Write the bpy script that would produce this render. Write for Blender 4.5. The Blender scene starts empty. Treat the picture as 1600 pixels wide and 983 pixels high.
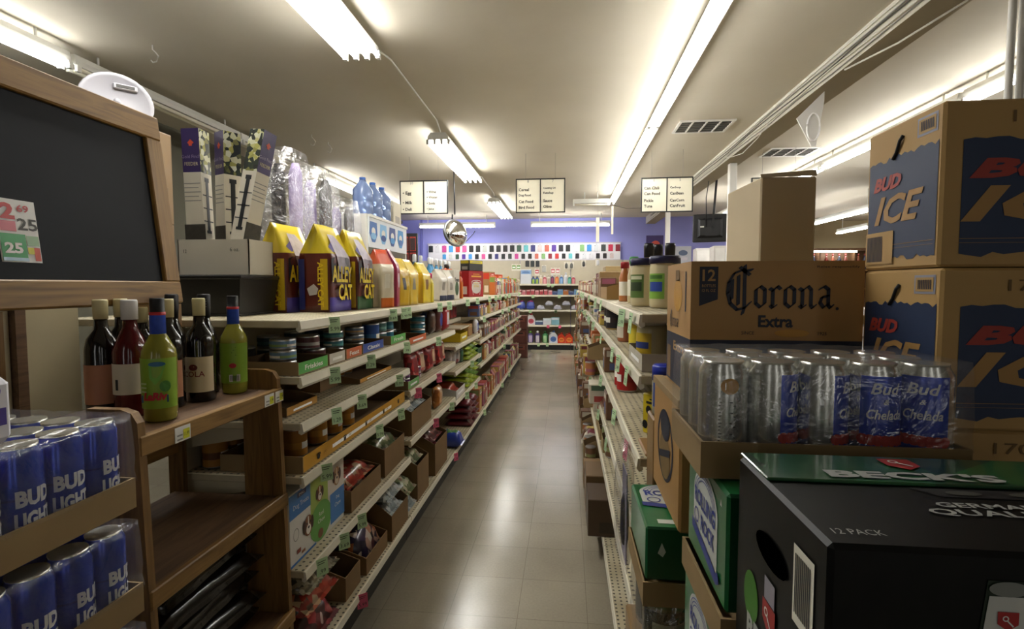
import bpy, math, random
from mathutils import Vector, Matrix, noise as mnoise
R = random.Random(11)
PI = math.pi
rad = math.radians
COL = bpy.context.scene.collection
SC = bpy.context.scene

# ------------------------------------------------------------------ materials
def lin(h):
    h = h.lstrip('#')
    out = []
    for i in (0, 2, 4):
        c = int(h[i:i+2], 16) / 255
        out.append(c / 12.92 if c <= .04045 else ((c + .055) / 1.055) ** 2.4)
    return out
MATS = {}
def M(col, rough=.55, metal=0., spec=.5, var=.12, scale=9., coat=0., bump=0., emit=0., glass=0.):
    """one principled material per look, its colour broken up a little by object-space noise"""
    key = (col, rough, metal, spec, var, scale, coat, bump, emit, glass)
    if key in MATS: return MATS[key]
    m = bpy.data.materials.new('paint_' + col.strip('#')); m.use_nodes = True
    nt = m.node_tree; N = nt.nodes; L = nt.links
    b = N['Principled BSDF']; c = lin(col)
    b.inputs['Roughness'].default_value = rough; b.inputs['Metallic'].default_value = metal
    b.inputs['Specular IOR Level'].default_value = spec
    b.inputs['Coat Weight'].default_value = coat; b.inputs['Coat Roughness'].default_value = .12
    b.inputs['Base Color'].default_value = (*c, 1)
    if glass: b.inputs['Transmission Weight'].default_value = glass; b.inputs['IOR'].default_value = 1.4
    tc = N.new('ShaderNodeTexCoord')
    if var > 0 or bump > 0:
        n = N.new('ShaderNodeTexNoise'); n.inputs['Scale'].default_value = scale; n.inputs['Detail'].default_value = 3
        L.new(tc.outputs['Object'], n.inputs['Vector'])
        mr = N.new('ShaderNodeMapRange'); mr.inputs[3].default_value = 1 - var; mr.inputs[4].default_value = 1 + var
        L.new(n.outputs['Fac'], mr.inputs['Value'])
        mx = N.new('ShaderNodeMix'); mx.data_type = 'RGBA'; mx.blend_type = 'MULTIPLY'; mx.inputs[0].default_value = 1
        mx.inputs[6].default_value = (*c, 1); L.new(mr.outputs[0], mx.inputs[7]); L.new(mx.outputs[2], b.inputs['Base Color'])
        if bump:
            bp = N.new('ShaderNodeBump'); bp.inputs['Strength'].default_value = bump; bp.inputs['Distance'].default_value = .01
            L.new(n.outputs['Fac'], bp.inputs['Height']); L.new(bp.outputs[0], b.inputs['Normal'])
    if emit:
        b.inputs['Emission Color'].default_value = (1., .99, .965, 1); b.inputs['Emission Strength'].default_value = emit
    MATS[key] = m
    return m
def nodes(name):
    m = bpy.data.materials.new(name); m.use_nodes = True
    return m, m.node_tree.nodes, m.node_tree.links, m.node_tree.nodes['Principled BSDF']
def ramp(N, stops):
    r = N.new('ShaderNodeValToRGB'); e = r.color_ramp.elements
    e[0].position, e[0].color = stops[0][0], (*lin(stops[0][1]), 1); e[1].position, e[1].color = stops[-1][0], (*lin(stops[-1][1]), 1)
    for p, c in stops[1:-1]:
        x = e.new(p); x.color = (*lin(c), 1)
    return r
def wood(name, dark, light, axis='Y', rough=.5):
    m, N, L, b = nodes(name)
    tc = N.new('ShaderNodeTexCoord'); mp = N.new('ShaderNodeMapping')
    s = {'X': (1.2, 14, 14), 'Y': (14, 1.2, 14), 'Z': (14, 14, 1.2)}[axis]
    mp.inputs['Scale'].default_value = s
    L.new(tc.outputs['Object'], mp.inputs[0])
    n = N.new('ShaderNodeTexNoise'); n.inputs['Scale'].default_value = 2.2; n.inputs['Detail'].default_value = 6; n.inputs['Distortion'].default_value = 1.1
    L.new(mp.outputs[0], n.inputs['Vector'])
    r = ramp(N, [(.3, dark), (.55, light), (.75, dark)]); L.new(n.outputs['Fac'], r.inputs[0])
    L.new(r.outputs[0], b.inputs['Base Color']); b.inputs['Roughness'].default_value = rough
    return m
def speckle(name, stops, scale=60, rough=.35, spec=.5, distort=0.):
    """mottled contents seen through a clear glossy bag"""
    m, N, L, b = nodes(name)
    tc = N.new('ShaderNodeTexCoord'); v = N.new('ShaderNodeTexVoronoi'); v.inputs['Scale'].default_value = scale
    L.new(tc.outputs['Object'], v.inputs['Vector'])
    sp = N.new('ShaderNodeSeparateColor'); L.new(v.outputs['Color'], sp.inputs[0])
    r = ramp(N, stops); L.new(sp.outputs[0], r.inputs[0]); L.new(r.outputs[0], b.inputs['Base Color'])
    b.inputs['Roughness'].default_value = rough; b.inputs['Coat Weight'].default_value = .7; b.inputs['Coat Roughness'].default_value = .08
    return m
def film(name, tint='#f4f4f6', haze=.10, gloss=.16, scale=18, bump=.5):
    """thin clear plastic film: mostly see-through with wrinkled glints"""
    m, N, L, b = nodes(name); out = N['Material Output']
    tr = N.new('ShaderNodeBsdfTransparent'); gl = N.new('ShaderNodeBsdfGlossy'); gl.inputs['Roughness'].default_value = .14
    df = N.new('ShaderNodeBsdfDiffuse'); df.inputs['Color'].default_value = (*lin(tint), 1)
    n = N.new('ShaderNodeTexNoise'); n.inputs['Scale'].default_value = scale; n.inputs['Detail'].default_value = 4; n.inputs['Distortion'].default_value = 1.5
    tc = N.new('ShaderNodeTexCoord'); L.new(tc.outputs['Object'], n.inputs['Vector'])
    bp = N.new('ShaderNodeBump'); bp.inputs['Strength'].default_value = bump; bp.inputs['Distance'].default_value = .02
    L.new(n.outputs['Fac'], bp.inputs['Height']); L.new(bp.outputs[0], gl.inputs['Normal'])
    m1 = N.new('ShaderNodeMixShader'); m1.inputs[0].default_value = gloss; L.new(tr.outputs[0], m1.inputs[1]); L.new(gl.outputs[0], m1.inputs[2])
    m2 = N.new('ShaderNodeMixShader'); m2.inputs[0].default_value = haze; L.new(m1.outputs[0], m2.inputs[1]); L.new(df.outputs[0], m2.inputs[2])
    L.new(m2.outputs[0], out.inputs['Surface'])
    return m
def floor_mat():
    m, N, L, b = nodes('vinyl_tile_floor')
    tc = N.new('ShaderNodeTexCoord'); mp = N.new('ShaderNodeMapping'); mp.inputs['Location'].default_value = (.206, .29, 0)
    L.new(tc.outputs['Object'], mp.inputs[0])
    br = N.new('ShaderNodeTexBrick'); br.offset = 0; br.inputs['Scale'].default_value = 1; br.inputs['Brick Width'].default_value = .305; br.inputs['Row Height'].default_value = .305
    br.inputs['Mortar Size'].default_value = .0018; br.inputs['Mortar Smooth'].default_value = .3
    br.inputs['Color1'].default_value = (*lin('#9f9684'), 1); br.inputs['Color2'].default_value = (*lin('#988f7c'), 1); br.inputs['Mortar'].default_value = (*lin('#857c6b'), 1)
    L.new(mp.outputs[0], br.inputs['Vector'])
    n = N.new('ShaderNodeTexNoise'); n.inputs['Scale'].default_value = 1.6; n.inputs['Detail'].default_value = 7; L.new(tc.outputs['Object'], n.inputs['Vector'])
    n2 = N.new('ShaderNodeTexNoise'); n2.inputs['Scale'].default_value = 90; n2.inputs['Detail'].default_value = 2; L.new(tc.outputs['Object'], n2.inputs['Vector'])
    r = N.new('ShaderNodeMapRange'); r.inputs[1].default_value = .3; r.inputs[2].default_value = .7; r.inputs[3].default_value = .8; r.inputs[4].default_value = 1.08; L.new(n.outputs['Fac'], r.inputs[0])
    r2 = N.new('ShaderNodeMapRange'); r2.inputs[3].default_value = .88; r2.inputs[4].default_value = 1.12; L.new(n2.outputs['Fac'], r2.inputs[0])
    mu = N.new('ShaderNodeMath'); mu.operation = 'MULTIPLY'; L.new(r.outputs[0], mu.inputs[0]); L.new(r2.outputs[0], mu.inputs[1])
    # floor colour gets darker towards the left shelf base
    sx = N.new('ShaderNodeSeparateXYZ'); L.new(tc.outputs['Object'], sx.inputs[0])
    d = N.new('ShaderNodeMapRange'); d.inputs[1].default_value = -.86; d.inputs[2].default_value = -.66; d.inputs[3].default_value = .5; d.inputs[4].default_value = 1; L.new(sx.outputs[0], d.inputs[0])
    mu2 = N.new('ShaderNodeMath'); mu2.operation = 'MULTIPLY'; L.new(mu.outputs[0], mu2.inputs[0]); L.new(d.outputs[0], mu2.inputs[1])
    mx = N.new('ShaderNodeMix'); mx.data_type = 'RGBA'; mx.blend_type = 'MULTIPLY'; mx.inputs[0].default_value = 1
    L.new(br.outputs['Color'], mx.inputs[6]); L.new(mu2.outputs[0], mx.inputs[7]); L.new(mx.outputs[2], b.inputs['Base Color'])
    rr = N.new('ShaderNodeMapRange'); rr.inputs[3].default_value = .14; rr.inputs[4].default_value = .3; L.new(n.outputs['Fac'], rr.inputs[0]); L.new(rr.outputs[0], b.inputs['Roughness'])
    bp = N.new('ShaderNodeBump'); bp.inputs['Strength'].default_value = .06; bp.inputs['Distance'].default_value = .02
    n3 = N.new('ShaderNodeTexNoise'); n3.inputs['Scale'].default_value = 5; L.new(tc.outputs['Object'], n3.inputs['Vector']); L.new(n3.outputs['Fac'], bp.inputs['Height']); L.new(bp.outputs[0], b.inputs['Normal'])
    return m
def ceil_mat():
    m, N, L, b = nodes('painted_ceiling')
    tc = N.new('ShaderNodeTexCoord'); n = N.new('ShaderNodeTexNoise'); n.inputs['Scale'].default_value = .9; n.inputs['Detail'].default_value = 6; L.new(tc.outputs['Object'], n.inputs['Vector'])
    r = ramp(N, [(.3, '#c2baa8'), (.7, '#cdc6b6')]); L.new(n.outputs['Fac'], r.inputs[0]); L.new(r.outputs[0], b.inputs['Base Color'])
    b.inputs['Roughness'].default_value = .85
    n2 = N.new('ShaderNodeTexNoise'); n2.inputs['Scale'].default_value = 14; n2.inputs['Detail'].default_value = 5; L.new(tc.outputs['Object'], n2.inputs['Vector'])
    bp = N.new('ShaderNodeBump'); bp.inputs['Strength'].default_value = .15; bp.inputs['Distance'].default_value = .01; L.new(n2.outputs['Fac'], bp.inputs['Height']); L.new(bp.outputs[0], b.inputs['Normal'])
    return m

# ------------------------------------------------------------------ mesh builder
class Fr:
    """a flat printing frame: 2-D millimetre-thin decals laid on a surface"""
    def __init__(s, o, ux, uy): s.o, s.u, s.v = Vector(o), Vector(ux).normalized(), Vector(uy).normalized(); s.n = s.u.cross(s.v); s.k = 0
    def p(s, x, y, k=1.): return s.o + s.u * x + s.v * y + s.n * (.0007 * k)
TXT = {}
def glyphs(txt, bold=0., shear=0.):
    key = (txt, bold, shear)
    if key not in TXT:
        cu = bpy.data.curves.new('lettering', 'FONT'); cu.body = txt; cu.size = 1; cu.resolution_u = 2; cu.offset = bold; cu.shear = shear
        ob = bpy.data.objects.new('lettering', cu)
        me = ob.to_mesh()
        vs = [v.co.copy() for v in me.vertices]; fs = [tuple(p.vertices) for p in me.polygons]
        ob.to_mesh_clear(); bpy.data.objects.remove(ob); bpy.data.curves.remove(cu)
        if vs:
            x0 = min(v.x for v in vs); x1 = max(v.x for v in vs); y0 = min(v.y for v in vs); y1 = max(v.y for v in vs)
        else: x0 = x1 = y0 = y1 = 0
        TXT[key] = ([(v.x, v.y) for v in vs], fs, (x0, x1, y0, y1))
    return TXT[key]
class MB:
    def __init__(s): s.v, s.f, s.m, s.sm, s.mats = [], [], [], [], []
    def mi(s, m):
        if m not in s.mats: s.mats.append(m)
        return s.mats.index(m)
    def add(s, vs, fs, m, smooth=False):
        b = len(s.v); s.v.extend(tuple(v) for v in vs)
        ml = m if isinstance(m, list) else None
        for i, f in enumerate(fs):
            s.f.append(tuple(b + k for k in f)); s.m.append(s.mi(ml[i] if ml else m)); s.sm.append(smooth)
        return s
    def box(s, x0, x1, y0, y1, z0, z1, m, r=0., faces=None):
        """box with chamfered edges; faces: {'+x': mat ...}"""
        r = min(r, .45 * min(x1-x0, y1-y0, z1-z0))
        lo, hi = (x0, y0, z0), (x1, y1, z1); c = Vector(((x0+x1)/2, (y0+y1)/2, (z0+z1)/2))
        V, F, ms = [], [], []
        def face(idx, mat):
            a, b_, d = (Vector(V[idx[0]]), Vector(V[idx[1]]), Vector(V[idx[2]]))
            n = (b_ - a).cross(d - a); mid = sum((Vector(V[i]) for i in idx), Vector()) / len(idx)
            if n.dot(mid - c) < 0: idx = idx[::-1]
            F.append(tuple(idx)); ms.append(mat)
        fm = lambda a, sg: (faces or {}).get(('+' if sg > 0 else '-') + 'xyz'[a], m)
        if r <= 0:
            for sx in (0, 1):
                for sy in (0, 1):
                    for sz in (0, 1): V.append(((lo, hi)[sx][0], (lo, hi)[sy][1], (lo, hi)[sz][2]))
            for a in range(3):
                for sg in (0, 1):
                    q = [i for i in range(8) if ((i >> (2 - a)) & 1) == sg]; face([q[0], q[1], q[3], q[2]], fm(a, sg * 2 - 1))
            return s.add(V, F, ms)
        id_ = {}
        for k in range(8):
            sg = tuple(1 if (k >> (2 - i)) & 1 else -1 for i in range(3))
            for a in range(3):
                p = [0, 0, 0]
                for i in range(3):
                    e = hi[i] if sg[i] > 0 else lo[i]
                    p[i] = e if i == a else e - sg[i] * r
                id_[sg, a] = len(V); V.append(tuple(p))
        S = (-1, 1)
        for a in range(3):
            o = [i for i in range(3) if i != a]
            for sa in S:
                q = []
                for t in ((-1, -1), (-1, 1), (1, 1), (1, -1)):
                    g = [0, 0, 0]; g[a] = sa; g[o[0]], g[o[1]] = t; q.append(id_[tuple(g), a])
                face(q, fm(a, sa))
        for a, b_ in ((0, 1), (0, 2), (1, 2)):
            k = 3 - a - b_
            for sa in S:
                for sb in S:
                    q = []
                    for sk, ax in ((-1, a), (1, a), (1, b_), (-1, b_)):
                        g = [0, 0, 0]; g[a], g[b_], g[k] = sa, sb, sk; q.append(id_[tuple(g), ax])
                    face(q, fm(a, sa))
        for k in range(8):
            sg = tuple(1 if (k >> (2 - i)) & 1 else -1 for i in range(3)); face([id_[sg, 0], id_[sg, 1], id_[sg, 2]], m)
        return s.add(V, F, ms)
    def lathe(s, prof, n, m, c=(0, 0, 0), smooth=True, sx=1., sy=1., sector=None):
        """prof: list of (r,z) or (r,z,mat for the band that starts here); sector: (a0,a1,mat,z0,z1) repaints bands of columns"""
        V, F, ms = [], [], []
        for p in prof:
            for k in range(n):
                a = 2 * PI * k / n; V.append((c[0] + p[0] * math.cos(a) * sx, c[1] + p[0] * math.sin(a) * sy, c[2] + p[1]))
        cur = m
        for i in range(len(prof) - 1):
            if len(prof[i]) > 2: cur = prof[i][2]
            for k in range(n):
                k2 = (k + 1) % n; F.append((i*n + k, i*n + k2, (i+1)*n + k2, (i+1)*n + k)); mt = cur
                if sector:
                    for (a0, a1, sm_, z0, z1) in sector:
                        a = ((k + .5) * 360 / n) % 360; zm = (prof[i][1] + prof[i+1][1]) / 2
                        if ((a0 <= a <= a1) if a0 <= a1 else (a >= a0 or a <= a1)) and z0 <= zm <= z1: mt = sm_
                ms.append(mt)
        if prof[0][0] > 1e-6: F.append(tuple(range(n))[::-1]); ms.append(prof[0][2] if len(prof[0]) > 2 else m)
        if prof[-1][0] > 1e-6: F.append(tuple((len(prof)-1)*n + k for k in range(n))); ms.append(cur)
        b = len(s.f); s.add(V, F, ms, smooth)
        for k in range(len(s.f) - (prof[0][0] > 1e-6) - (prof[-1][0] > 1e-6), len(s.f)): s.sm[k] = False
        return s
    def tube(s, pts, r, m, n=6, taper=None):
        pts = [Vector(p) for p in pts]; V, F = [], []; up = Vector((0, 0, 1))
        for i, p in enumerate(pts):
            t = (pts[min(i+1, len(pts)-1)] - pts[max(i-1, 0)]).normalized()
            a = t.cross(up)
            if a.length < 1e-3: a = t.cross(Vector((1, 0, 0)))
            a.normalize(); b = a.cross(t); rr = r if taper is None else r * taper[i]
            for k in range(n):
                an = 2 * PI * k / n; V.append(p + a * rr * math.cos(an) + b * rr * math.sin(an))
        for i in range(len(pts) - 1):
            for k in range(n):
                k2 = (k + 1) % n; F.append((i*n + k, (i+1)*n + k, (i+1)*n + k2, i*n + k2))
        F.append(tuple(range(n))); F.append(tuple((len(pts)-1)*n + k for k in range(n))[::-1])
        return s.add(V, F, m, True)
    def bar(s, a, b, w, h, m):
        """square bar from a to b"""
        a, b = Vector(a), Vector(b); t = (b - a).normalized(); u = t.cross(Vector((0, 0, 1)))
        if u.length < 1e-3: u = Vector((1, 0, 0))
        u.normalize(); v = u.cross(t); V = []
        for p in (a, b):
            for i, j in ((-1, -1), (1, -1), (1, 1), (-1, 1)): V.append(p + u * w / 2 * i + v * h / 2 * j)
        return s.add(V, [(0, 1, 2, 3), (7, 6, 5, 4), (0, 4, 5, 1), (1, 5, 6, 2), (2, 6, 7, 3), (3, 7, 4, 0)], m)
    # flat printing
    def rect(s, fr, x0, y0, x1, y1, m, k=1.): return s.add([fr.p(x0, y0, k), fr.p(x1, y0, k), fr.p(x1, y1, k), fr.p(x0, y1, k)], [(0, 1, 2, 3)], m)
    def poly(s, fr, pts, m, k=1.): return s.add([fr.p(x, y, k) for x, y in pts], [tuple(range(len(pts)))], m)
    def disc(s, fr, x, y, rx, ry, m, k=1., n=20): return s.poly(fr, [(x + rx * math.cos(2*PI*i/n), y + ry * math.sin(2*PI*i/n)) for i in range(n)], m, k)
    def ring(s, fr, x, y, rx, ry, t, m, k=1., n=28, a0=0., a1=360.):
        V, F = [], []
        for i in range(n + 1):
            a = rad(a0 + (a1 - a0) * i / n)
            V += [fr.p(x + rx * math.cos(a), y + ry * math.sin(a), k), fr.p(x + (rx - t) * math.cos(a), y + (ry - t) * math.sin(a), k)]
        for i in range(n): F.append((2*i, 2*i+2, 2*i+3, 2*i+1))
        return s.add(V, F, m)
    def text(s, fr, txt, x, y, h, m, k=2., align='c', w=None, bold=0., shear=0.):
        """text with cap height h (and width w) whose anchor (left/centre/right, bottom) is x, y"""
        vs, fs, (x0, x1, y0, y1) = glyphs(txt, bold, shear)
        if not fs: return s
        ky = h / max(y1 - y0, 1e-6); kx = ky if w is None else w / max(x1 - x0, 1e-6)
        W = (x1 - x0) * kx; ox = {'l': 0, 'c': -W/2, 'r': -W}[align]
        return s.add([fr.p(x + ox + (px - x0) * kx, y + (py - y0) * ky, k) for px, py in vs], fs, m)
    def nib(s, fr, strokes, x, y, sc, m, k=2., w=.13, ang=40, thin=.03):
        """broad-nib pen strokes (black-letter)"""
        a = rad(ang); nb = [(math.cos(a)*w/2 - math.sin(a)*thin/2, math.sin(a)*w/2 + math.cos(a)*thin/2), (math.cos(a)*w/2 + math.sin(a)*thin/2, math.sin(a)*w/2 - math.cos(a)*thin/2)]
        nb = nb + [(-p[0], -p[1]) for p in nb]
        for st in strokes:
            for p, q in zip(st, st[1:]):
                pts = sorted({(round(c[0] + n_[0], 5), round(c[1] + n_[1], 5)) for c in (p, q) for n_ in nb})
                def half(ps):
                    h = []
                    for c in ps:
                        while len(h) > 1 and (h[-1][0]-h[-2][0])*(c[1]-h[-2][1]) - (h[-1][1]-h[-2][1])*(c[0]-h[-2][0]) <= 0: h.pop()
                        h.append(c)
                    return h
                hull = half(pts)[:-1] + half(pts[::-1])[:-1]
                s.poly(fr, [(x + c[0]*sc, y + c[1]*sc) for c in hull], m, k)
        return s
    def build(s, name, parent=None, loc=(0, 0, 0), rz=0., rot=None):
        me = bpy.data.meshes.new(name); me.from_pydata(s.v, [], s.f)
        for m in s.mats: me.materials.append(m)
        me.polygons.foreach_set('material_index', s.m); me.polygons.foreach_set('use_smooth', s.sm); me.update()
        o = bpy.data.objects.new(name, me); COL.objects.link(o)
        o.location = loc; o.rotation_euler = rot if rot else (0, 0, rz)
        if parent: o.parent = parent
        return o

def E(name, loc=(0, 0, 0), rz=0., rot=None):
    o = bpy.data.objects.new(name, None); COL.objects.link(o); o.empty_display_size = .05
    o.location = loc; o.rotation_euler = rot if rot else (0, 0, rz)
    return o
def tag(o, label, cat, group=None):
    o['label'] = label; o['category'] = cat
    if group: o['group'] = group
    return o
def struct(o): o['kind'] = 'structure'; return o
KIDS = {}
def copy_tree(o, parent=None):
    c = o.copy(); COL.objects.link(c)
    if parent: c.parent = parent
    for ch in o.children: copy_tree(ch, c)
    return c
PROTO = {}
def inst(key, fn):
    """first call builds, later calls copy thing and parts"""
    if key in PROTO: return copy_tree(PROTO[key])
    PROTO[key] = fn(); return PROTO[key]
REG = []
def put(o, loc, look, cat, place, rz=0., rot=None, order=None, axis='y', level=''):
    """stand a product somewhere and remember how to tell it apart from its neighbours"""
    o.location = loc; o.rotation_euler = rot if rot else (0, 0, rz)
    REG.append([o, (level + ' ' + look).strip(), cat, place, (loc[1] if axis == 'y' else loc[0]) if order is None else order])
    return o
ORD = 'first second third fourth fifth sixth seventh eighth ninth tenth eleventh twelfth thirteenth fourteenth fifteenth sixteenth seventeenth eighteenth nineteenth twentieth'.split()
def name_all():
    by = {}
    for r in REG: by.setdefault((r[1], r[3]), []).append(r)
    for (look, place), rs in by.items():
        rs.sort(key=lambda r: r[4])
        for i, r in enumerate(rs):
            o = r[0]; o['category'] = r[2]
            if 'group' in o: del o['group']
            if len(rs) > 1:
                o['label'] = (f'{look}, {ORD[i]} along {place}' if i < 20 else f'{look}, last along {place}'); o['group'] = f'{look} on {place}'
            else: o['label'] = f'{look} on {place}'

# the camera of the photograph (used to turn a column of it into a distance along a shelf)
CAM = Vector((0, 0, 1.45)); YAW, PITCH = 6.065, -3.166
_fw = Vector((-math.sin(rad(YAW)) * math.cos(rad(PITCH)), math.cos(rad(YAW)) * math.cos(rad(PITCH)), math.sin(rad(PITCH))))
_rt = Vector((math.cos(rad(YAW)), math.sin(rad(YAW)), 0)); _up = _rt.cross(_fw)
def at(u, v, x=None, y=None, z=None):
    d = _rt * ((u - 800) / 800) + _up * ((491.5 - v) / 800) + _fw
    t = x / d.x if x is not None else y / d.y if y is not None else (z - 1.45) / d.z
    return CAM + d * t
def ay(u, x, v=447): return at(u, v, x=x).y
def ax(u, y, v=447): return at(u, v, y=y).x
# ------------------------------------------------------------------ shared looks
CREAM = M('#d2c9ae', .45, var=.05); CREAMD = M('#b9af93', .5, var=.08)
WHITE = M('#dedcd6', .45, var=.03); PAPER = M('#e9e4d2', .7, var=.03); BLACK = M('#141416', .5, var=.1); DARK = M('#2a2723', .6)
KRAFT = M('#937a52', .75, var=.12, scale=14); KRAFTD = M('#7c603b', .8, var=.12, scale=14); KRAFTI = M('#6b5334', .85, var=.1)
TANBOX = M('#b08d55', .62, var=.06, scale=6)
METAL = M('#b9babb', .28, 1., var=.05); STEEL = M('#8d8f91', .35, 1., var=.08); CHROME = M('#dfe0e2', .06, 1., var=0.)
WOODY = wood('oak_grain_along', '#6e4f22', '#93703a', 'Y'); WOODZ = wood('oak_grain_upright', '#614521', '#876536', 'Z'); WOODX = wood('oak_grain_across', '#6e4f22', '#93703a', 'X')
WOODD = wood('dark_plywood', '#4f3824', '#6d5035', 'Y', .6)
TAGG = M('#b6d4a4', .7, var=.04); TAGP = M('#d8607e', .7, var=.04); INK = M('#2c2f2a', .7, var=0.)
TUBE = M('#ffffff', .4, var=0., emit=15.)
FILM = film('clear_shrink_film', haze=.03, gloss=.1); FILMD = film('crinkled_clear_bag', haze=.02, gloss=.24, scale=14, bump=1.)

# ------------------------------------------------------------------ room
ZC = 3.06
XL, XR, YF, YB, YB2 = -4.0, 8.6, -1.7, 12.3, 13.5
struct(MB().box(XL-.1, XR+.1, YF-.1, YB2+.1, -.1, 0, floor_mat()).build('floor'))
struct(MB().box(XL-.1, XR+.1, YF-.1, YB2+.1, ZC, ZC+.1, ceil_mat()).build('ceiling'))
LAV = M('#9496da', .8, var=.03, scale=2); OLIVE = M('#5c594a', .85, var=.06, scale=2); CREAMW = M('#b4a684', .85, var=.04, scale=2)
struct(MB().box(XL-.1, XL, YF, 10.9, 0, ZC, OLIVE).build('wall_left'))
struct(MB().box(XL-.1, XL, 10.9, YB2, 0, ZC, LAV).build('wall_left_lavender'))
struct(MB().box(XL, 4.4, YB, YB+.1, 0, ZC, LAV).build('wall_back'))
struct(MB().box(4.3, 4.4, YB+.1, YB2, 0, ZC, CREAMW).build('wall_return'))
struct(MB().box(4.4, XR, YB2, YB2+.1, 0, ZC, CREAMW).build('wall_back_right'))
PANEL = wood('wall_panelling', '#7c4d22', '#a9713a', 'Z')
struct(MB().box(XR, XR+.1, YF, YB2, 0, ZC, PANEL).build('wall_right'))
struct(MB().box(XL, XR, YF-.1, YF, 0, ZC, OLIVE).build('wall_front'))
# glowing windows added unseen behind the viewer, guessed from streaks on the cans
PANE_GLOW = M('#fffffd', .3, var=0., emit=.7)
for k, (x, w_) in enumerate(((-1.25, .3), (.35, .22), (1.6, .3))):
    m = MB(); m.box(x - w_/2, x + w_/2, YF, YF + .012, .75, 2.35, PANE_GLOW)
    for q in ((x - w_/2 - .05, x - w_/2, .7, 2.4), (x + w_/2, x + w_/2 + .05, .7, 2.4), (x - w_/2, x + w_/2, .7, .75), (x - w_/2, x + w_/2, 2.35, 2.4)): m.box(q[0], q[1], YF, YF + .04, q[2], q[3], M('#d8d4c8', .5, var=.03))
    struct(m.build(f'added_window_{k + 1}'))
struct(MB().box(XL, XL+.03, 11.3, 11.36, 1.3, ZC, M('#6c6eb4', .8)).build('trim_1'))
struct(MB().box(-3.55, -3.5, YB-.03, YB, 2.0, ZC, M('#6c6eb4', .8)).build('trim_2'))
# boxed ceiling beam with a paler left side
BW = M('#d8d4c6', .7, var=.05, scale=3)
struct(MB().box(1.83, 2.04, YF, YB, 2.9, ZC, M('#978c76', .8, var=.06, scale=3), faces={'-x': BW}).build('ceiling_beam'))

# steel posts under the beam
def post(y, x=1.95, w=.085):
    o = E('support_post', (x, y, 0))
    MB().box(-w/2, w/2, -w/2, w/2, .012, 2.9, WHITE, .006).build('shaft', o)
    MB().box(-w*.62, w*.62, -w*.62, w*.62, 0, .012, WHITE).build('base_plate', o)
    return o
tag(post(10.3), 'white steel post under the ceiling beam, farther one beside the aisle sign', 'post')
tag(post(6.4), 'white steel post under the ceiling beam behind the tall plain carton', 'post')
tag(post(2.62, 2.13, .11), 'white post with conduit pipes at the upper right edge of the picture', 'post')
for i, (dx, bend) in enumerate(((-.165, 1), (-.12, 0), (-.085, 0))):
    x = 2.13 + dx; pts = [(x, 2.57, .001), (x, 2.57, 2.75)]
    if bend: pts += [(x, 2.57, 2.82), (x - .02, 2.56, 2.87), (x - .05, 2.5, 2.885)]
    else: pts += [(x, 2.57, 2.885)]
    o = MB().tube(pts, .015, WHITE, 8).build('conduit_pipe')
    tag(o, ('white conduit pipe with a bent top beside the post', 'white conduit pipe, middle of three beside the post', 'white conduit pipe closest to the white post')[i], 'pipe')

# ------------------------------------------------------------------ fluorescent fixtures
HOUS = M('#dcdcd6', .4, var=.03)
def fixture(x, y, z, L, n=2, w=.13, rz=0., lit=True, hz=.07, tx=None, tm=None):
    """housing hanging under the ceiling, tubes below it; runs along its own y from 0 to L"""
    o = E('fluorescent_light', (x, y, z), rz)
    top = ZC - z; sp = w - .045; w = w * (.55 if n < 4 else .8) if tx is None else w
    m = MB(); m.add([(-w/2, 0, .0), (w/2, 0, .0), (w/2, 0, hz*.5), (w*.36, 0, hz), (-w*.36, 0, hz), (-w/2, 0, hz*.5)] + [(-w/2, L, .0), (w/2, L, .0), (w/2, L, hz*.5), (w*.36, L, hz), (-w*.36, L, hz), (-w/2, L, hz*.5)],
          [(0, 1, 2, 3, 4, 5), (11, 10, 9, 8, 7, 6)] + [(i, i+6, (i+1) % 6 + 6, (i+1) % 6) for i in range(6)], HOUS)
    m.build('housing', o)
    if top > hz + .01:
        for yy in (.2, L - .2): MB().tube([(0, yy, hz), (0, yy, top - .001)], .008, HOUS, 6).build('hanger', o)
    for k in range(n):
        xx = tx[k] if tx else (k - (n-1)/2) * sp / max(n-1, 1) if n > 1 else 0
        for ye in (.0, L - .03): MB().box(xx-.012, xx+.012, ye, ye + .03, -.045, .0, HOUS).build('socket', o)
        t = MB(); t.lathe([(.0001, .03), (.014, .03), (.014, L-.03), (.0001, L-.03)], 10, (tm or TUBE) if lit else PAPER)
        t.v = [(xx + a, c, -.026 + b) for a, b, c in t.v]; t.f = [f[::-1] for f in t.f]
        t.build('tube', o)
    return o
ZT = 2.93
FX = [(-1.3, 1.25, 1.98, 4, .26, 'four-tube ceiling light, first along the middle row above the aisle'),
      (-1.3, 5.15, 1.98, 4, .26, 'four-tube ceiling light, second along the middle row above the aisle'),
      (-1.28, 9.0, 1.98, 4, .26, 'four-tube ceiling light, third along the middle row before the purple wall')]
for x, y, L, n, w, lb in FX: tag(fixture(x, y, ZT, L, n, w), lb, 'light', 'middle row of ceiling lights')
for i in range(4): tag(fixture(.8, .45 + i * 2.2, ZT, 2.19, 2, .1, tx=(-.062, .012), lit=i > 0), f'bright strip light, {ORD[i]} along the unbroken row right of the aisle', 'light', 'unbroken row of strip lights')
for i, (y, L, lit) in enumerate(((1.0, 2.15, True), (3.18, 1.75, False), (4.95, 1.75, False), (6.72, 1.6, True), (8.34, 1.6, True))):
    tag(fixture(-3.3, y, ZT, L, 2, .11, lit=lit), f'{"lit" if lit else "unlit"} strip light, {ORD[i]} along the row over the far side of the pet shelves', 'light', 'strip lights on the left')
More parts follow.
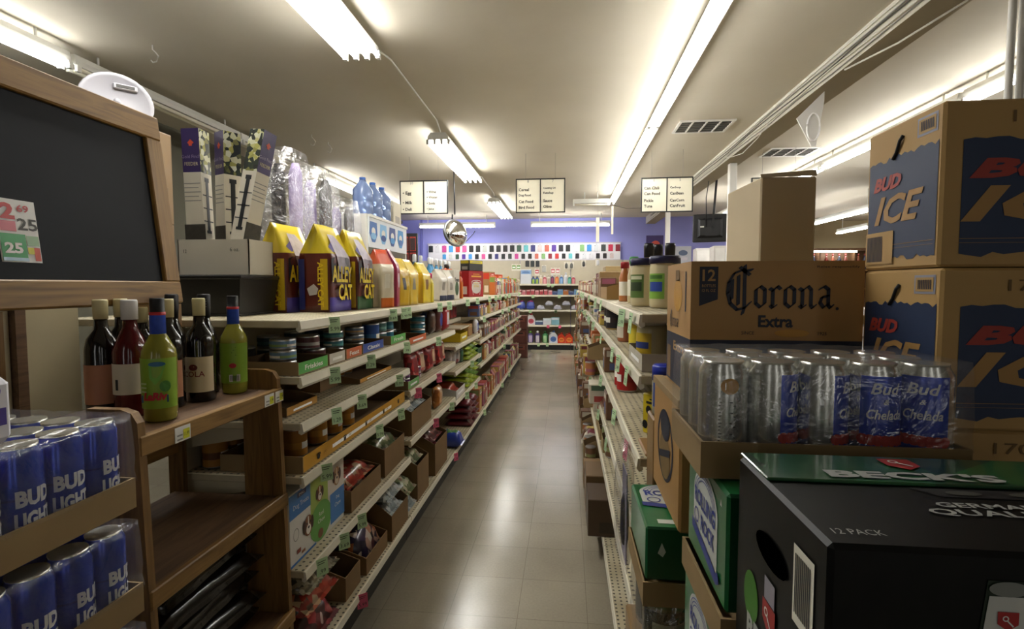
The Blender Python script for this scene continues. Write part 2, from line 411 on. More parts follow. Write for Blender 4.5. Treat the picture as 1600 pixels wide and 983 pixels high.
for i, y in enumerate((2.3, 4.55, 6.8)): tag(fixture(3.14, y, ZT, 2.2, 2, .11), f'strip light, {ORD[i]} along the row beyond the boxed beam', 'light', 'strip lights beyond the beam')
for i, (x, y, z) in enumerate(((-3.35, 11.5, 2.82), (-.8, 11.5, 2.82))):
    tag(fixture(x, y, z, 1.75, 2, .11, rz=-PI/2), ('strip light hung across the purple wall behind the convex mirror', 'strip light hung across the purple wall above the middle of the aisle')[i], 'light', 'lights by the purple wall')
tag(fixture(2.75, 8.6, 2.72, 1.6, 2, .11), 'strip light behind the black television', 'light')
tag(fixture(4.93, 8.9, 2.72, 2.5, 2, .11), 'strip light far right above the cream wall, longer of two', 'light')
tag(fixture(6.25, 11.2, 2.7, 1.5, 2, .11), 'strip light far right beside the wood panelling', 'light')
tag(fixture(4.3, 5.2, ZT, 2.2, 2, .11), 'strip light deep in the right half of the store', 'light')
# crosswise dead fixture at the end of the strip row
tag(fixture(.1, 8.95, 2.87, .62, 1, .09, rz=-PI/2, lit=False), 'short unlit fixture hanging crosswise at the end of the bright strip row', 'light')
def cable(pts, r, m, label, name='hanging_cable', n=5):
    return tag(MB().tube(pts, r, m, n).build(name), label, 'cable')
cable([(-1.25, 3.24, 2.99), (-1.24, 3.6, 3.045), (-1.25, 4.9, 3.045), (-1.27, 5.14, 3.0)], .007, HOUS, 'grey conduit on the ceiling between first and second middle lights')
cable([(-1.25, 7.14, 2.99), (-1.24, 7.5, 3.045), (-1.25, 8.8, 3.045), (-1.27, 8.99, 3.0)], .007, HOUS, 'grey conduit on the ceiling between second and third middle lights')
G1 = M('#8c8a84', .6); G2 = M('#e2dfd4', .6); G3 = M('#4c4a46', .6)
for i, (zz, rr, mm, lab) in enumerate(((3.03, .006, G2, 'white cable along the top of the beam side'), (3.0, .005, G1, 'grey cable along the upper part of the beam side'), (2.975, .004, G3, 'dark cable sagging along the middle of the beam side'), (2.95, .005, G2, 'white cable along the lower part of the beam side'), (2.925, .004, G1, 'thin grey cable just above the lower edge of the beam'))):
    pts = [(1.822 - .003 * (i % 2), y * .55, zz + .009 * math.sin(y * (1.1 + .3 * i) + i * 2.1) * (1 if i else .3)) for y in range(-1, 22)]
    cable(pts, rr, mm, lab)
cable([(1.806, 6.2, 2.93), (1.79, 5.9, 2.86), (1.8, 5.6, 2.82), (1.806, 5.2, 2.86), (1.808, 4.9, 2.93)], .004, G2, 'white cable hanging in a loop below the beam side')
a, b = at(1320, 109, z=2.885), at(1512, 0, z=2.885)
cable([a, a.lerp(b, .5) + Vector((0, 0, -.02)), b], .006, G2, 'white wire running from the beam to the ceiling at upper right')
a, b = at(955, 312, z=2.98), at(985, 330, z=2.8)
cable([(.78, 9.27, 2.95), (.85, 9.3, 2.87), (1.05, 9.35, 2.83), (1.3, 9.4, 2.84), (1.5, 9.4, 3.0), (1.52, 9.4, 3.055)], .005, G3, 'dark cable drooping from the end of the strip row')

# ------------------------------------------------------------------ ceiling vents
def vent(x0, x1, y0, y1, label):
    o = E('ceiling_vent', ((x0+x1)/2, (y0+y1)/2, ZC)); w, d = (x1-x0)/2, (y1-y0)/2
    m = MB()
    for a in ((-w, w, -d, -d+.025), (-w, w, d-.025, d), (-w, -w+.025, -d+.025, d-.025), (w-.025, w, -d+.025, d-.025)): m.box(*a, -.014, -.001, WHITE)
    m.build('frame', o)
    MB().box(-w+.025, w-.025, -d+.025, d-.025, -.004, -.001, BLACK).build('duct_opening', o)
    g = MB()
    for k in range(1, 4): xx = -w + k * w / 2; g.box(xx-.008, xx+.008, -d+.025, d-.025, -.014, -.004, WHITE)
    for k in range(6): yy = -d + .04 + k * (2*d-.08)/5; g.box(-w+.025, w-.025, yy-.004, yy+.004, -.011, -.004, M('#77736a', .6))
    g.build('louvre_grille', o)
    return tag(o, label, 'vent')
vent(1.09, 1.62, 5.22, 5.62, 'white ceiling vent between the bright strip row and the beam')
vent(2.36, 2.92, 6.35, 6.75, 'white ceiling vent just beyond the boxed beam')
vent(-.86, -.55, 8.7, 8.95, 'small ceiling vent near the third middle light')
for i, (u, v) in enumerate(((238, 70), (487, 210), (513, 222))):
    p = at(u, v, z=ZC); s = .045
    o = MB().tube([(0, 0, 0), (0, 0, -.03), (s*.5, 0, -.05), (s*.9, 0, -.075), (s*.6, 0, -.11), (0, 0, -.115), (-s*.3, 0, -.1)], .004, WHITE, 6).build('ceiling_hook', loc=(p.x, p.y, ZC - .001))
    tag(o, ('white hook in the ceiling above the chalkboard', 'white hook in the ceiling above the plastic bags, left of two', 'white hook in the ceiling above the plastic bags, right of two')[i], 'hook')

# ------------------------------------------------------------------ hanging aisle signs
FRAMEK = M('#1b1b1d', .5, var=.05); SIGNP = M('#efe9d2', .6, var=.02, scale=3); SIGNI = M('#25231f', .7, var=0.)
def sign(u0, u1, v0, v1, y, left, right, label, tilt=0.):
    a, b = at(u0, v0, y=y), at(u1, v1, y=y); x0, x1, z0, z1 = a.x, b.x, b.z, a.z
    w, h = x1-x0, z1-z0; o = E('aisle_sign', ((x0+x1)/2, y, z0), rz=tilt)
    for side, spec in ((-1, left), (1, right)):
        m = MB(); x0, x1 = sorted((side*.004, side*(w/2-.004))); m.box(x0, x1, -.004, .006, .012, h-.012, SIGNP); fr = Fr((side*w/4, -.0045, 0), (1, 0, 0), (0, 0, 1))
        if spec:
            m.text(fr, spec[0], 0, h*.885, h*.075, G1)
            for txt, yy, hh in spec[1:]: m.text(fr, txt, -w*.19, h*yy, h*hh, SIGNI, align='l', bold=.022)
        m.build('sign_panel', o)
    f = MB(); t = .012
    for q in ((-w/2, w/2, 0, t), (-w/2, w/2, h-t, h), (-w/2, -w/2+t, t, h-t), (w/2-t, w/2, t, h-t), (-t/2, t/2, t, h-t)): f.box(q[0], q[1], -.012, .012, q[2], q[3], FRAMEK)
    f.build('frame', o)
    for s in (-1, 1): MB().tube([(s*w*.3, 0, h), (s*w*.3, 0, ZC - z0 - .001)], .0015, G1, 4).build('hanging_wire', o)
    return tag(o, label, 'sign')
SY = 6.3
sign(625, 700, 283, 334, SY, ('10', ('\u2022 Egg', .55, .13), ('\u2022 Milk', .3, .09), ('\u2022 Deli', .1, .09)), ('9', ('\u2022 Wine', .62, .075), ('\u2022 Water', .46, .075), ('\u2022 Soda', .28, .075), ('\u2022 Juice', .1, .085)), 'hanging aisle sign listing egg, milk and deli', tilt=.02)
sign(806, 883, 280, 332, SY, ('8', ('Cereal', .64, .085), ('Dog Food', .47, .085), ('Cat Food', .29, .085), ('Bird Food', .12, .085)), ('7', ('Cooking Oil', .68, .07), ('Ketchup', .53, .085), ('Sauce', .31, .085), ('Olive', .14, .085)), 'hanging aisle sign listing cereal, dog food and ketchup')
sign(1002, 1082, 278, 331, SY, ('6', ('Can Chili', .66, .085), ('Can Food', .5, .085), ('Pickle', .3, .085), ('Tuna', .14, .085)), ('5', ('CanSoup', .66, .08), ('CanBean', .5, .08), ('CanCorn', .3, .08), ('CanFruit', .14, .09)), 'hanging aisle sign listing canned chili, pickle and soup', tilt=-.02)
sign(1174, 1258, 278, 330, SY, None, None, 'hanging aisle sign mostly hidden behind the tall plain carton')

# paper strips hanging by the strip row's end
for i, (u, v0, v1, y) in enumerate(((934, 340, 378, 8.0), (957, 322, 366, 7.6))):
    p, q = at(u, v0, y=y), at(u, v1, y=y); o = E('hanging_strip', (p.x, y, q.z)); h = p.z - q.z; w = (.05, .028)[i]
    MB().box(-w/2, w/2, -.0015, .0015, 0, h, PAPER, .0005).build('strip', o); MB().tube([(0, 0, h), (0, 0, ZC - q.z)], .0012, G1, 4).build('string', o)
    tag(o, ('wide white paper strip hanging over the end of the aisle', 'narrow white paper strip hanging near the end of the strip row')[i], 'sign')

# ------------------------------------------------------------------ convex mirror
o = E('convex_mirror', (-1.525, 7.0, 2.185), rot=(rad(-14), rad(8), rad(48)))
prof = [(.19 * math.sin(a * PI / 36) / math.sin(PI/2.25), .0) for a in range(0, 17)]
m = MB(); m.lathe([(max(.0001, .185 * math.sin(rad(a)) / math.sin(rad(75))), .14 * (math.cos(rad(a)) - math.cos(rad(75)))) for a in range(75, -1, -5)], 28, CHROME)
m.v = [(a, -c, b) for a, b, c in m.v]; m.f = [f for f in m.f]; m.build('mirror_dome', o)
m = MB(); m.lathe([(.17, -.03), (.193, -.03), (.196, 0), (.19, .012), (.18, .006)], 28, STEEL); m.v = [(a, -c, b) for a, b, c in m.v]; m.build('rim', o)
MB().tube([(0, .03, .1), (-.01, .06, .2), (-.02, .03, .28)], .012, BLACK, 8).build('bracket', o)
tag(o, 'round convex security mirror hanging before the purple wall', 'mirror')
tag(MB().tube([(-1.53, 6.97, 2.43), (-1.54, 6.97, ZC-.001)], .01, BLACK, 8).build('ceiling_rod'), 'black rod from the ceiling that carries the convex mirror', 'rod')

# ------------------------------------------------------------------ television on a ceiling pole
o = E('television', (2.0, 7.5, 2.07), rz=rad(-14)); TVB = M('#17171a', .45, var=.08)
MB().box(-.23, .23, -.02, .03, 0, .39, TVB, .012).add([(-.17, -.02, .06), (.17, -.02, .06), (.17, -.02, .33), (-.17, -.02, .33), (-.13, -.075, .09), (.13, -.075, .09), (.13, -.075, .3), (-.13, -.075, .3)], [(0, 1, 5, 4), (1, 2, 6, 5), (2, 3, 7, 6), (3, 0, 4, 7), (4, 5, 6, 7)], TVB).build('case', o)
MB().bar((.03, -.09, .2), (.08, -.09, .99), .03, .03, TVB).build('ceiling_pole', o)
MB().tube([(-.05, -.08, .2), (-.06, -.1, .6), (-.02, -.1, .9), (.06, -.09, .985)], .006, TVB, 6).build('power_cord', o)
MB().rect(Fr((-.13, -.0765, .2), (1, 0, 0), (0, 0, 1)), 0, 0, .05, .018, G2).build('maker_badge', o)
MB().box(-.06, .1, -.1, -.075, .08, .11, TVB).build('connector_panel', o)
tag(o, 'black television seen from behind, hung from the ceiling on a pole', 'television')

# ------------------------------------------------------------------ triangular plastic hanger under the beam
o = E('plastic_hanger', (1.79, 4.1, 2.49)); PLS = M('#dcd9d2', .3, var=.03)
MB().add([(-.09, -.006, .21), (.02, -.006, .0), (.05, -.006, .0), (.1, -.006, .33), (.1, -.006, .4), (-.09, .006, .21), (.02, .006, .0), (.05, .006, .0), (.1, .006, .33), (.1, .006, .4)],
         [(0, 1, 2, 3, 4), (9, 8, 7, 6, 5), (0, 5, 6, 1), (1, 6, 7, 2), (2, 7, 8, 3), (3, 8, 9, 4), (4, 9, 5, 0)], PLS).build('plate', o)
MB().tube([(.025 + .045 * math.cos(2*PI*k/24), -.014, .14 + .1 * math.sin(2*PI*k/24)) for k in range(25)], .006, M('#f4f2ee', .3), 6).build('ring', o)
tag(o, 'translucent white triangular plastic hanger with a ring under the beam', 'hanger')
# ------------------------------------------------------------------ shelving
def perf_mat():
    m, N, L, b = nodes('perforated_cream_steel')
    tc = N.new('ShaderNodeTexCoord'); vm = N.new('ShaderNodeVectorMath'); vm.operation = 'MULTIPLY'; vm.inputs[1].default_value = (40, 40, 0); L.new(tc.outputs['Object'], vm.inputs[0])
    fr = N.new('ShaderNodeVectorMath'); fr.operation = 'FRACTION'; L.new(vm.outputs[0], fr.inputs[0])
    sb = N.new('ShaderNodeVectorMath'); sb.operation = 'SUBTRACT'; sb.inputs[1].default_value = (.5, .5, 0); L.new(fr.outputs[0], sb.inputs[0])
    ln = N.new('ShaderNodeVectorMath'); ln.operation = 'LENGTH'; L.new(sb.outputs[0], ln.inputs[0])
    lt = N.new('ShaderNodeMath'); lt.operation = 'LESS_THAN'; lt.inputs[1].default_value = .2; L.new(ln.outputs['Value'], lt.inputs[0])
    n = N.new('ShaderNodeTexNoise'); n.inputs['Scale'].default_value = 6; n.inputs['Detail'].default_value = 5; L.new(tc.outputs['Object'], n.inputs['Vector'])
    r = ramp(N, [(.35, '#ac9f80'), (.65, '#c9bfa2')]); L.new(n.outputs['Fac'], r.inputs[0])
    mx = N.new('ShaderNodeMix'); mx.data_type = 'RGBA'; L.new(lt.outputs[0], mx.inputs[0]); L.new(r.outputs[0], mx.inputs[6]); mx.inputs[7].default_value = (*lin('#3d382c'), 1)
    L.new(mx.outputs[2], b.inputs['Base Color']); b.inputs['Roughness'].default_value = .5
    return m
PERF = perf_mat(); CHAN = M('#ded8c4', .4, var=.04); PEG = M('#bfb49a', .7, var=.06); KICK = M('#3a362e', .7)
def price_tag(par, y, z, sx, col=TAGG, w=.045, h=.06, tilt=None):
    """paper flag clipped in the price channel, turned towards the entrance of the aisle"""
    t = tilt if tilt is not None else R.uniform(.5, .95) if sx > 0 else R.uniform(.05, .4)
    m = MB(); n = Vector((sx * math.cos(t), -math.sin(t), .1)).normalized(); u = Vector((0, 0, 1)).cross(n).normalized(); v = n.cross(u)
    fr = Fr(Vector((sx * .012, y, z)), u, v)
    b = [fr.p(-w/2, -h, 1), fr.p(w/2, -h, 1), fr.p(w/2 * .96, 0, 1), fr.p(-w/2 * .96, 0, 1)]; d = fr.n * -.0012
    m.add(b + [p + d for p in b], [(0, 1, 2, 3), (7, 6, 5, 4), (0, 4, 5, 1), (1, 5, 6, 2), (2, 6, 7, 3), (3, 7, 4, 0)], col)
    m.rect(fr, -w*.38, -h*.2, w*.3, -h*.16, INK, 2); m.rect(fr, -w*.38, -h*.32, w*.2, -h*.28, INK, 2)
    m.text(fr, R.choice(('1.29', '.99', '2.49', '3.69', '5.99')), 0, -h*.86, h*.24, INK, 2)
    return m.build('price_tag', par)
def bay(side, y0, L, levels, label, tags, depths=None, far=True):
    """one bay of two-sided steel gondola shelving. side: -1 left of the aisle, +1 right. levels: deck heights top first"""
    xf = -.87 if side < 0 else .2; sx = -side; D = .42
    o = E('gondola_bay', (xf, y0, 0)); B = -sx   # B: direction into the shelf
    X = lambda a, b: (min(a, b), max(a, b))
    ztop = levels[0]
    x0, x1 = X(B*.43, B*.45); MB().box(x0, x1, .004, L-.004, .14, ztop - .03, PEG).build('back_panel', o)
    for yy in (.0, L - .03):
        x0, x1 = X(B*.425, B*.455); MB().box(x0, x1, yy + .001, yy + .029, 0, ztop - .026, CREAMD).build('upright', o)
    x0, x1 = X(B*.03, B*.85); MB().box(x0, x1, .002, L-.002, 0, levels[-1] - .04, KICK).build('kick_base', o)
    for i, z in enumerate(levels):
        d = (depths or {}).get(i, 0); base = i == len(levels) - 1
        x0, x1 = X(B*(.004 + d), B*.43); th = .026 if not base else .04
        sh = MB().box(x0, x1, .003, L-.003, z - th, z, PERF, .003).build('shelf', o)
        if far and (i == 0 or base):
            x0, x1 = X(B*.45, B*.87); MB().box(x0, x1, .003, L-.003, z - th, z, PERF, .003).build('far_shelf', o)
        x0, x1 = X(B*d, B*(d + .014))
        c = MB(); a = B*d
        c.add([(a + B*.012, .004, z - .001), (a, .004, z - .003), (a - B*.004, .004, z - .03), (a + B*.004, .004, z - .04), (a + B*.014, .004, z - .034)] + [(a + B*.012, L-.004, z - .001), (a, L-.004, z - .003), (a - B*.004, L-.004, z - .03), (a + B*.004, L-.004, z - .04), (a + B*.014, L-.004, z - .034)],
              [(0, 1, 2, 3, 4), (9, 8, 7, 6, 5)] + [(k, k+5, (k+1) % 5 + 5, (k+1) % 5) for k in range(5)], CHAN)
        c.build('price_channel', sh)
        for y, col in tags.get(i, ()): price_tag(sh, min(max(y - y0, .06), L - .06), z - .002, sx, col).location.x += a
        if not base and i > 0:
            for yy in (.012, L - .018):
                br = MB(); ya, yb = yy, yy + .006; p = [(B*.425, z - .026), (B*(.1 + d), z - .026), (B*(.13 + d), z - .045), (B*.425, z - .1)]
                br.add([(q[0], ya, q[1]) for q in p] + [(q[0], yb, q[1]) for q in p], [(0, 1, 2, 3), (7, 6, 5, 4)] + [(k, k+4, (k+1) % 4 + 4, (k+1) % 4) for k in range(4)], CREAMD); br.build('bracket', sh)
    return tag(o, label, 'shelving')
BAYL, PIT = 1.18, 1.18
LY = [1.59 + PIT * i for i in range(7)]; RY = [1.42 + PIT * i for i in range(7)]
LEV_L = [[1.338, 1.15, .995, .812, .488, .142], [1.338, 1.11, .86, .575, .142], [1.338, 1.14, .972, .77, .53, .142]] + [[1.338, 1.135, .895, .645, .142]] * 4
LEV_R = [[1.375, 1.205, .975, .745, .5, .12]] * 7
nth = lambda i: ORD[i] + (' and nearest' if i == 0 else '')
def ytags(xs, us, v, col=TAGG): return [(ay(u, xs, v), col) for u in us]
tg0 = {0: [(ay(517, -.87, 500), TAGG), (ay(610, -.87, 485), TAGG), (ay(628, -.87, 485), TAGG), (ay(641, -.87, 485), TAGG)], 1: [(ay(518, -.87, 590), TAGG), (ay(575, -.87, 565), TAGG), (ay(632, -.87, 545), TAGG)],
       2: [(ay(521, -.87, 655), TAGG), (ay(561, -.87, 640), TAGG), (ay(620, -.87, 600), TAGG)], 3: [(ay(505, -.87, 745), TAGG), (ay(589, -.87, 680), TAGG), (ay(623, -.87, 655), TAGG)],
       4: [(ay(498, -.87, 890), TAGG), (ay(533, -.87, 850), TAGG), (ay(561, -.87, 820), TAGG)], 5: [(ay(562, -.87, 935), TAGP)]}
tg1 = {0: [(ay(684, -.87), TAGG), (ay(699, -.87), TAGG)], 1: [(ay(682, -.87, 530), TAGG)], 2: [(ay(683, -.87, 590), TAGP), (ay(650, -.87, 615), TAGP)], 3: [(ay(678, -.87, 650), TAGP), (ay(703, -.87, 635), TAGG)], 4: [(ay(714, -.87, 695), TAGP)]}
tg2 = {0: [(4.4, TAGG), (4.9, TAGG)], 3: [(4.6, TAGG)], 4: [(4.35, TAGG), (4.8, TAGG)]}
for i in range(7):
    tg = [tg0, tg1, tg2][i] if i < 3 else {k: [(LY[i] + R.uniform(.1, 1.08), TAGG) for _ in range(2 if k == 0 else 1 if R.random() < .6 else 0)] for k in range(5)}
    bay(-1, LY[i], BAYL, LEV_L[i], f'cream steel gondola shelving bay, {nth(i)} along the pet food side of the aisle', tg, depths={1: .2} if i == 2 else None)
tr0 = {0: [(ay(978, .2, 480), TAGG), (ay(993, .2, 490), TAGG)], 1: [(ay(986, .2, 570), TAGG), (ay(972, .2, 555), TAGG), (ay(962, .2, 545), TAGG)], 2: [(ay(985, .2, 700), TAGP), (ay(965, .2, 640), TAGG)], 3: [(ay(952, .2, 620), TAGG)]}
for i in range(7):
    tg = tr0 if i == 0 else {k: [(RY[i] + R.uniform(.1, 1.08), TAGG if R.random() < .85 else TAGP) for _ in range(2 if k < 2 else 1)] for k in range(4)}
    bay(1, RY[i], BAYL, LEV_R[i], f'cream steel gondola shelving bay, {nth(i)} along the canned food side of the aisle', tg)

# ------------------------------------------------------------------ product makers (front faces -y, base at z=0)
FRONT = lambda y, x=0, z=0: Fr((x, y, z), (1, 0, 0), (0, 0, 1))
LEFT = lambda x, y=0, z=0: Fr((x, y, z), (0, -1, 0), (0, 0, 1))
RIGHT = lambda x, y=0, z=0: Fr((x, y, z), (0, 1, 0), (0, 0, 1))
TOP = lambda z, x=0, y=0: Fr((x, y, z), (1, 0, 0), (0, 1, 0))
def c(h, rough=.45, **k): return M(h, rough, var=k.pop('var', .08), **k)
def carton(w, d, h, body, band=None, blob=None, text=None, tcol='#f2efe6', top=None, name='carton', lid=None):
    """closed printed carton: flap seam on top, band, picture blob and lettering on the front, side panel"""
    m = MB(); B = c(body); m.box(-w/2, w/2, -d/2, d/2, 0, h, B, min(.004, w*.05), faces={'+z': c(top)} if top else None)
    f = FRONT(-d/2); sd = [LEFT(-w/2), RIGHT(w/2)]
    if band: 
        m.rect(f, -w*.46, h*.68, w*.46, h*.94, c(band))
        for s in sd: m.rect(s, -d*.42, h*.68, d*.42, h*.94, c(band))
    if blob: m.disc(f, 0, h*.36, w*.32, h*.24, c(blob), 1.5)
    for s in sd: m.rect(s, -d*.3, h*.1, d*.3, h*.4, c(blob or tcol), 1)
    if text: m.text(f, text, 0, h*(.74 if band else .6), h*.13, c(tcol), 2.5, w=w*.78, bold=.03)
    else:
        m.rect(f, -w*.34, h*.76, w*.34, h*.82, c(tcol), 2.5); m.rect(f, -w*.22, h*.86, w*.22, h*.89, c(tcol), 2.5)
    m.rect(TOP(h), -w*.48, -.0015, w*.48, .0015, DARK)
    return m.build(name)
def can(r, h, col, col2, name='can', n=18, gold=False, ring=True):
    o = E(name); rim = M('#b7a26a', .3, 1.) if gold else METAL
    MB().lathe([(r*.93, 0, rim), (r, .003, rim), (r, .008, c(col)), (r, h*.3, c(col2)), (r, h*.52, c(col)), (r, h-.008, rim), (r*1.0, h-.003), (r*.94, h)], n, c(col), sector=[(250, 310, c('#efece0'), h*.3, h*.52)]).build('body', o)
    MB().lathe([(r*.94, h-.0005, rim), (r*.9, h-.004), (r*.6, h-.0035), (.0001, h-.0035)], n, rim).build('lid', o)
    return o
def bottle(prof, cap, body, cap_prof, label=None, name='bottle', n=20, extra=None):
    """prof: body (r,z); label: (z0,z1,r,mat,a0,a1 [,print fn])"""
    o = E(name)
    MB().lathe(prof, n, body).build('body', o)
    MB().lathe(cap_prof, n, cap).build('cap', o)
    if label:
        z0, z1, r, m_, a0, a1 = label[:6]; k = 14; V, F = [], []
        for i in range(k + 1):
            a = rad(a0 + (a1 - a0) * i / k); V += [(r * math.cos(a), r * math.sin(a), z0), (r * math.cos(a), r * math.sin(a), z1)]
        for i in range(k): F.append((2*i, 2*i+2, 2*i+3, 2*i+1))
        lb = MB().add(V, F, m_, True)
        if len(label) > 6: label[6](lb)
        lb.build('label', o)
    return o
class Cyl:
    """printing frame wrapped on a cylinder; x is arc length about angle a0 (degrees)"""
    def __init__(s, r, a0, z, cx=0, cy=0): s.r, s.a, s.z, s.c = r, rad(a0), z, (cx, cy)
    def p(s, x, y, k=1.):
        a = s.a + x / s.r; q = s.r + .0005 * k; return Vector((s.c[0] + q * math.cos(a), s.c[1] + q * math.sin(a), s.z + y))
def pillow(m, w, d, h, mat, n=9, seed=0, amp=.12, pick=None, p=3., flat=.25, frm=None):
    """stuffed lying bag; pick(u,v,top)->material; frm maps (x,y,z) to a point"""
    frm = frm or (lambda x, y, z: (x, y, z)); V, F, ms = [], [], []
    nx = n; ny = max(4, int(n * d / w)) if d < w else n
    for side in (1, -1):
        for j in range(ny + 1):
            for i in range(nx + 1):
                u, v = 2*i/nx - 1, 2*j/ny - 1
                e = max(0., 1 - abs(u)**p)**.5 * max(0., 1 - abs(v)**p)**.5
                nz = mnoise.noise(Vector((u*2.3 + seed*7.1, v*2.3 + seed*3.3, side*1.7)))
                z = max(0., side * (h * (1 - flat) if side > 0 else h * flat) * e * (1 + nz * amp * 2) + h * flat)
                cr = 1 + .03 * mnoise.noise(Vector((u*3 + seed, v*3, 5)))
                V.append(frm(u * w/2 * cr, v * d/2 * cr, z))
    N1 = (nx+1) * (ny+1)
    for side in (0, 1):
        for j in range(ny):
            for i in range(nx):
                q = [side*N1 + j*(nx+1) + i, side*N1 + j*(nx+1) + i+1, side*N1 + (j+1)*(nx+1) + i+1, side*N1 + (j+1)*(nx+1) + i]
                F.append(tuple(q) if side == 0 else tuple(q[::-1])); ms.append((pick(2*(i+.5)/nx-1, 2*(j+.5)/ny-1, side == 0) if pick else None) or mat)
    # weld the shared edge so that the bag is one closed skin
    mp = {}
    for j in range(ny + 1):
        for i in range(nx + 1):
            if i in (0, nx) or j in (0, ny): mp[N1 + j*(nx+1) + i] = j*(nx+1) + i
    keep = [k for k in range(2*N1) if k not in mp]; new = {k: t for t, k in enumerate(keep)}
    for k in mp: new[k] = new[mp[k]]
    return m.add([V[k] for k in keep], [tuple(new[k] for k in f) for f in F], ms, True)
def softbag(w, d, h, mat, lab=None, seed=0, name='bag', n=9, amp=.16):
    """plump bag lying on its back, printed patch in the middle, flat crimped end seams"""
    m = MB(); pillow(m, w, d*.9, h, mat, n, seed, amp, pick=(lambda u, v, t: lab if t and abs(u) < .62 and -.55 < v < .3 else None) if lab else None)
    for s in (-1, 1):
        y0, y1 = s*d*.42, s*d*.5; m.add([(-w*.46, y0, h*.27), (w*.46, y0, h*.27), (w*.47, y1, h*.2), (-w*.47, y1, h*.2)], [(0, 1, 2, 3) if s > 0 else (3, 2, 1, 0)], mat, False)
    return m.build(name)
def standbag(w, d, h, front, side, top, band=None, draw=None, name='bag', seed=0, tall=.64, blob=None):
    """gusseted paper/film bag standing up: block below, folded to a flat fin on top"""
    m = MB(); V, F, ms = [], [], []; nz = 12; loop = []
    nf, ns = 6, 4
    for i in range(nf): loop.append((-1 + 2*i/nf, -1))
    for i in range(ns): loop.append((1, -1 + 2*i/ns))
    for i in range(nf): loop.append((1 - 2*i/nf, 1))
    for i in range(ns): loop.append((-1, 1 - 2*i/ns))
    K = len(loop)
    for k in range(nz + 1):
        t = k / nz; s = max(0., (t - tall) / (1 - tall)); dd = d/2 * (1 - s**.9) + .002; pin = max(0., min(1, (t-.55)/.35))
        for (a, b) in loop:
            bul = 1 + .05 * math.sin(PI * t); nn = mnoise.noise(Vector((a*1.7 + seed*5, b*1.7, t*4 + seed)))
            x = a * w/2 * (1 if abs(a) < 1 or abs(b) >= 1 else 1 - .22 * pin * (1 - abs(b)) ) * (1 + .015*nn)
            y = b * dd * bul * (1 + .2 * nn * (1 if abs(b) == 1 and abs(a) < 1 else .3)) * (1 - .12*(1-abs(a)**2)*(s > .1))
            V.append((x, y, t * h * (1 + .012*nn*(t > .9))))
    for k in range(nz):
        for i in range(K):
            j = (i + 1) % K; F.append((k*K + i, k*K + j, (k+1)*K + j, (k+1)*K + i)); t = (k + .5)/nz
            isf = i < nf or nf + ns <= i < 2*nf + ns
            if t > tall: mt = top
            elif band and t < .17 and isf: mt = band
            elif blob and isf and i in (2, 3) and .3 < t < .6: mt = blob
            else: mt = front if isf else (side[(i - nf) % (nf + ns) * len(side) // ns] if isinstance(side, (list, tuple)) else side)
            ms.append(mt)
    F.append(tuple(range(K))[::-1]); ms.append(side[0] if isinstance(side, (list, tuple)) else side)
    F.append(tuple(nz*K + i for i in range(K))); ms.append(top)
    m.add(V, F, ms, True)
    if not draw: return m.build(name)
    o = E(name); m.build('bag_body', o)
    L = MB(); draw(L); L.build('lettering', o)
    return o
def tray(w, d, h, hf, col=KRAFT, lip=None, inside=None, text=None, tcol='#ffffff', name='cardboard_tray', cut=None, t=.004, picture=None):
    """open cardboard tray with a cut-down front"""
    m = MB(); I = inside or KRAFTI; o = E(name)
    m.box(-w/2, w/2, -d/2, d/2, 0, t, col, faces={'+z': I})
    m.box(-w/2, w/2, d/2-t, d/2, t, h, col, faces={'-y': I})
    for s in (-1, 1):
        x0, x1 = (-w/2, -w/2+t) if s < 0 else (w/2-t, w/2); y1 = d/2 - t; yc = -d/2 + min(d*.35, .09)
        P = [(-d/2, t), (y1, t), (y1, h), (yc, h), (-d/2, hf)] if hf < h - .01 else [(-d/2, t), (y1, t), (y1, h), (-d/2, h)]
        k = len(P); V = [(x0, a, b) for a, b in P] + [(x1, a, b) for a, b in P]
        m.add(V, [tuple(range(k))[::-1], tuple(k + i for i in range(k))] + [(i, (i+1) % k, (i+1) % k + k, i + k) for i in range(k)], [col if s < 0 else I, I if s < 0 else col] + [col]*k)
    m.build('tray_body', o)
    f = MB(); f.box(-w/2 + t, w/2 - t, -d/2, -d/2+t, t, hf, lip or col, faces={'+y': I}); fr = FRONT(-d/2)
    if text: f.text(fr, text, 0, hf*.3, hf*.42, c(tcol), 1.5, w=w*.6, bold=.02)
    elif lip: f.rect(fr, -w*.3, hf*.35, w*.3, hf*.6, c(tcol), 1.5)
    if picture: picture(f, fr)
    f.build('front_lip', o)
    return o
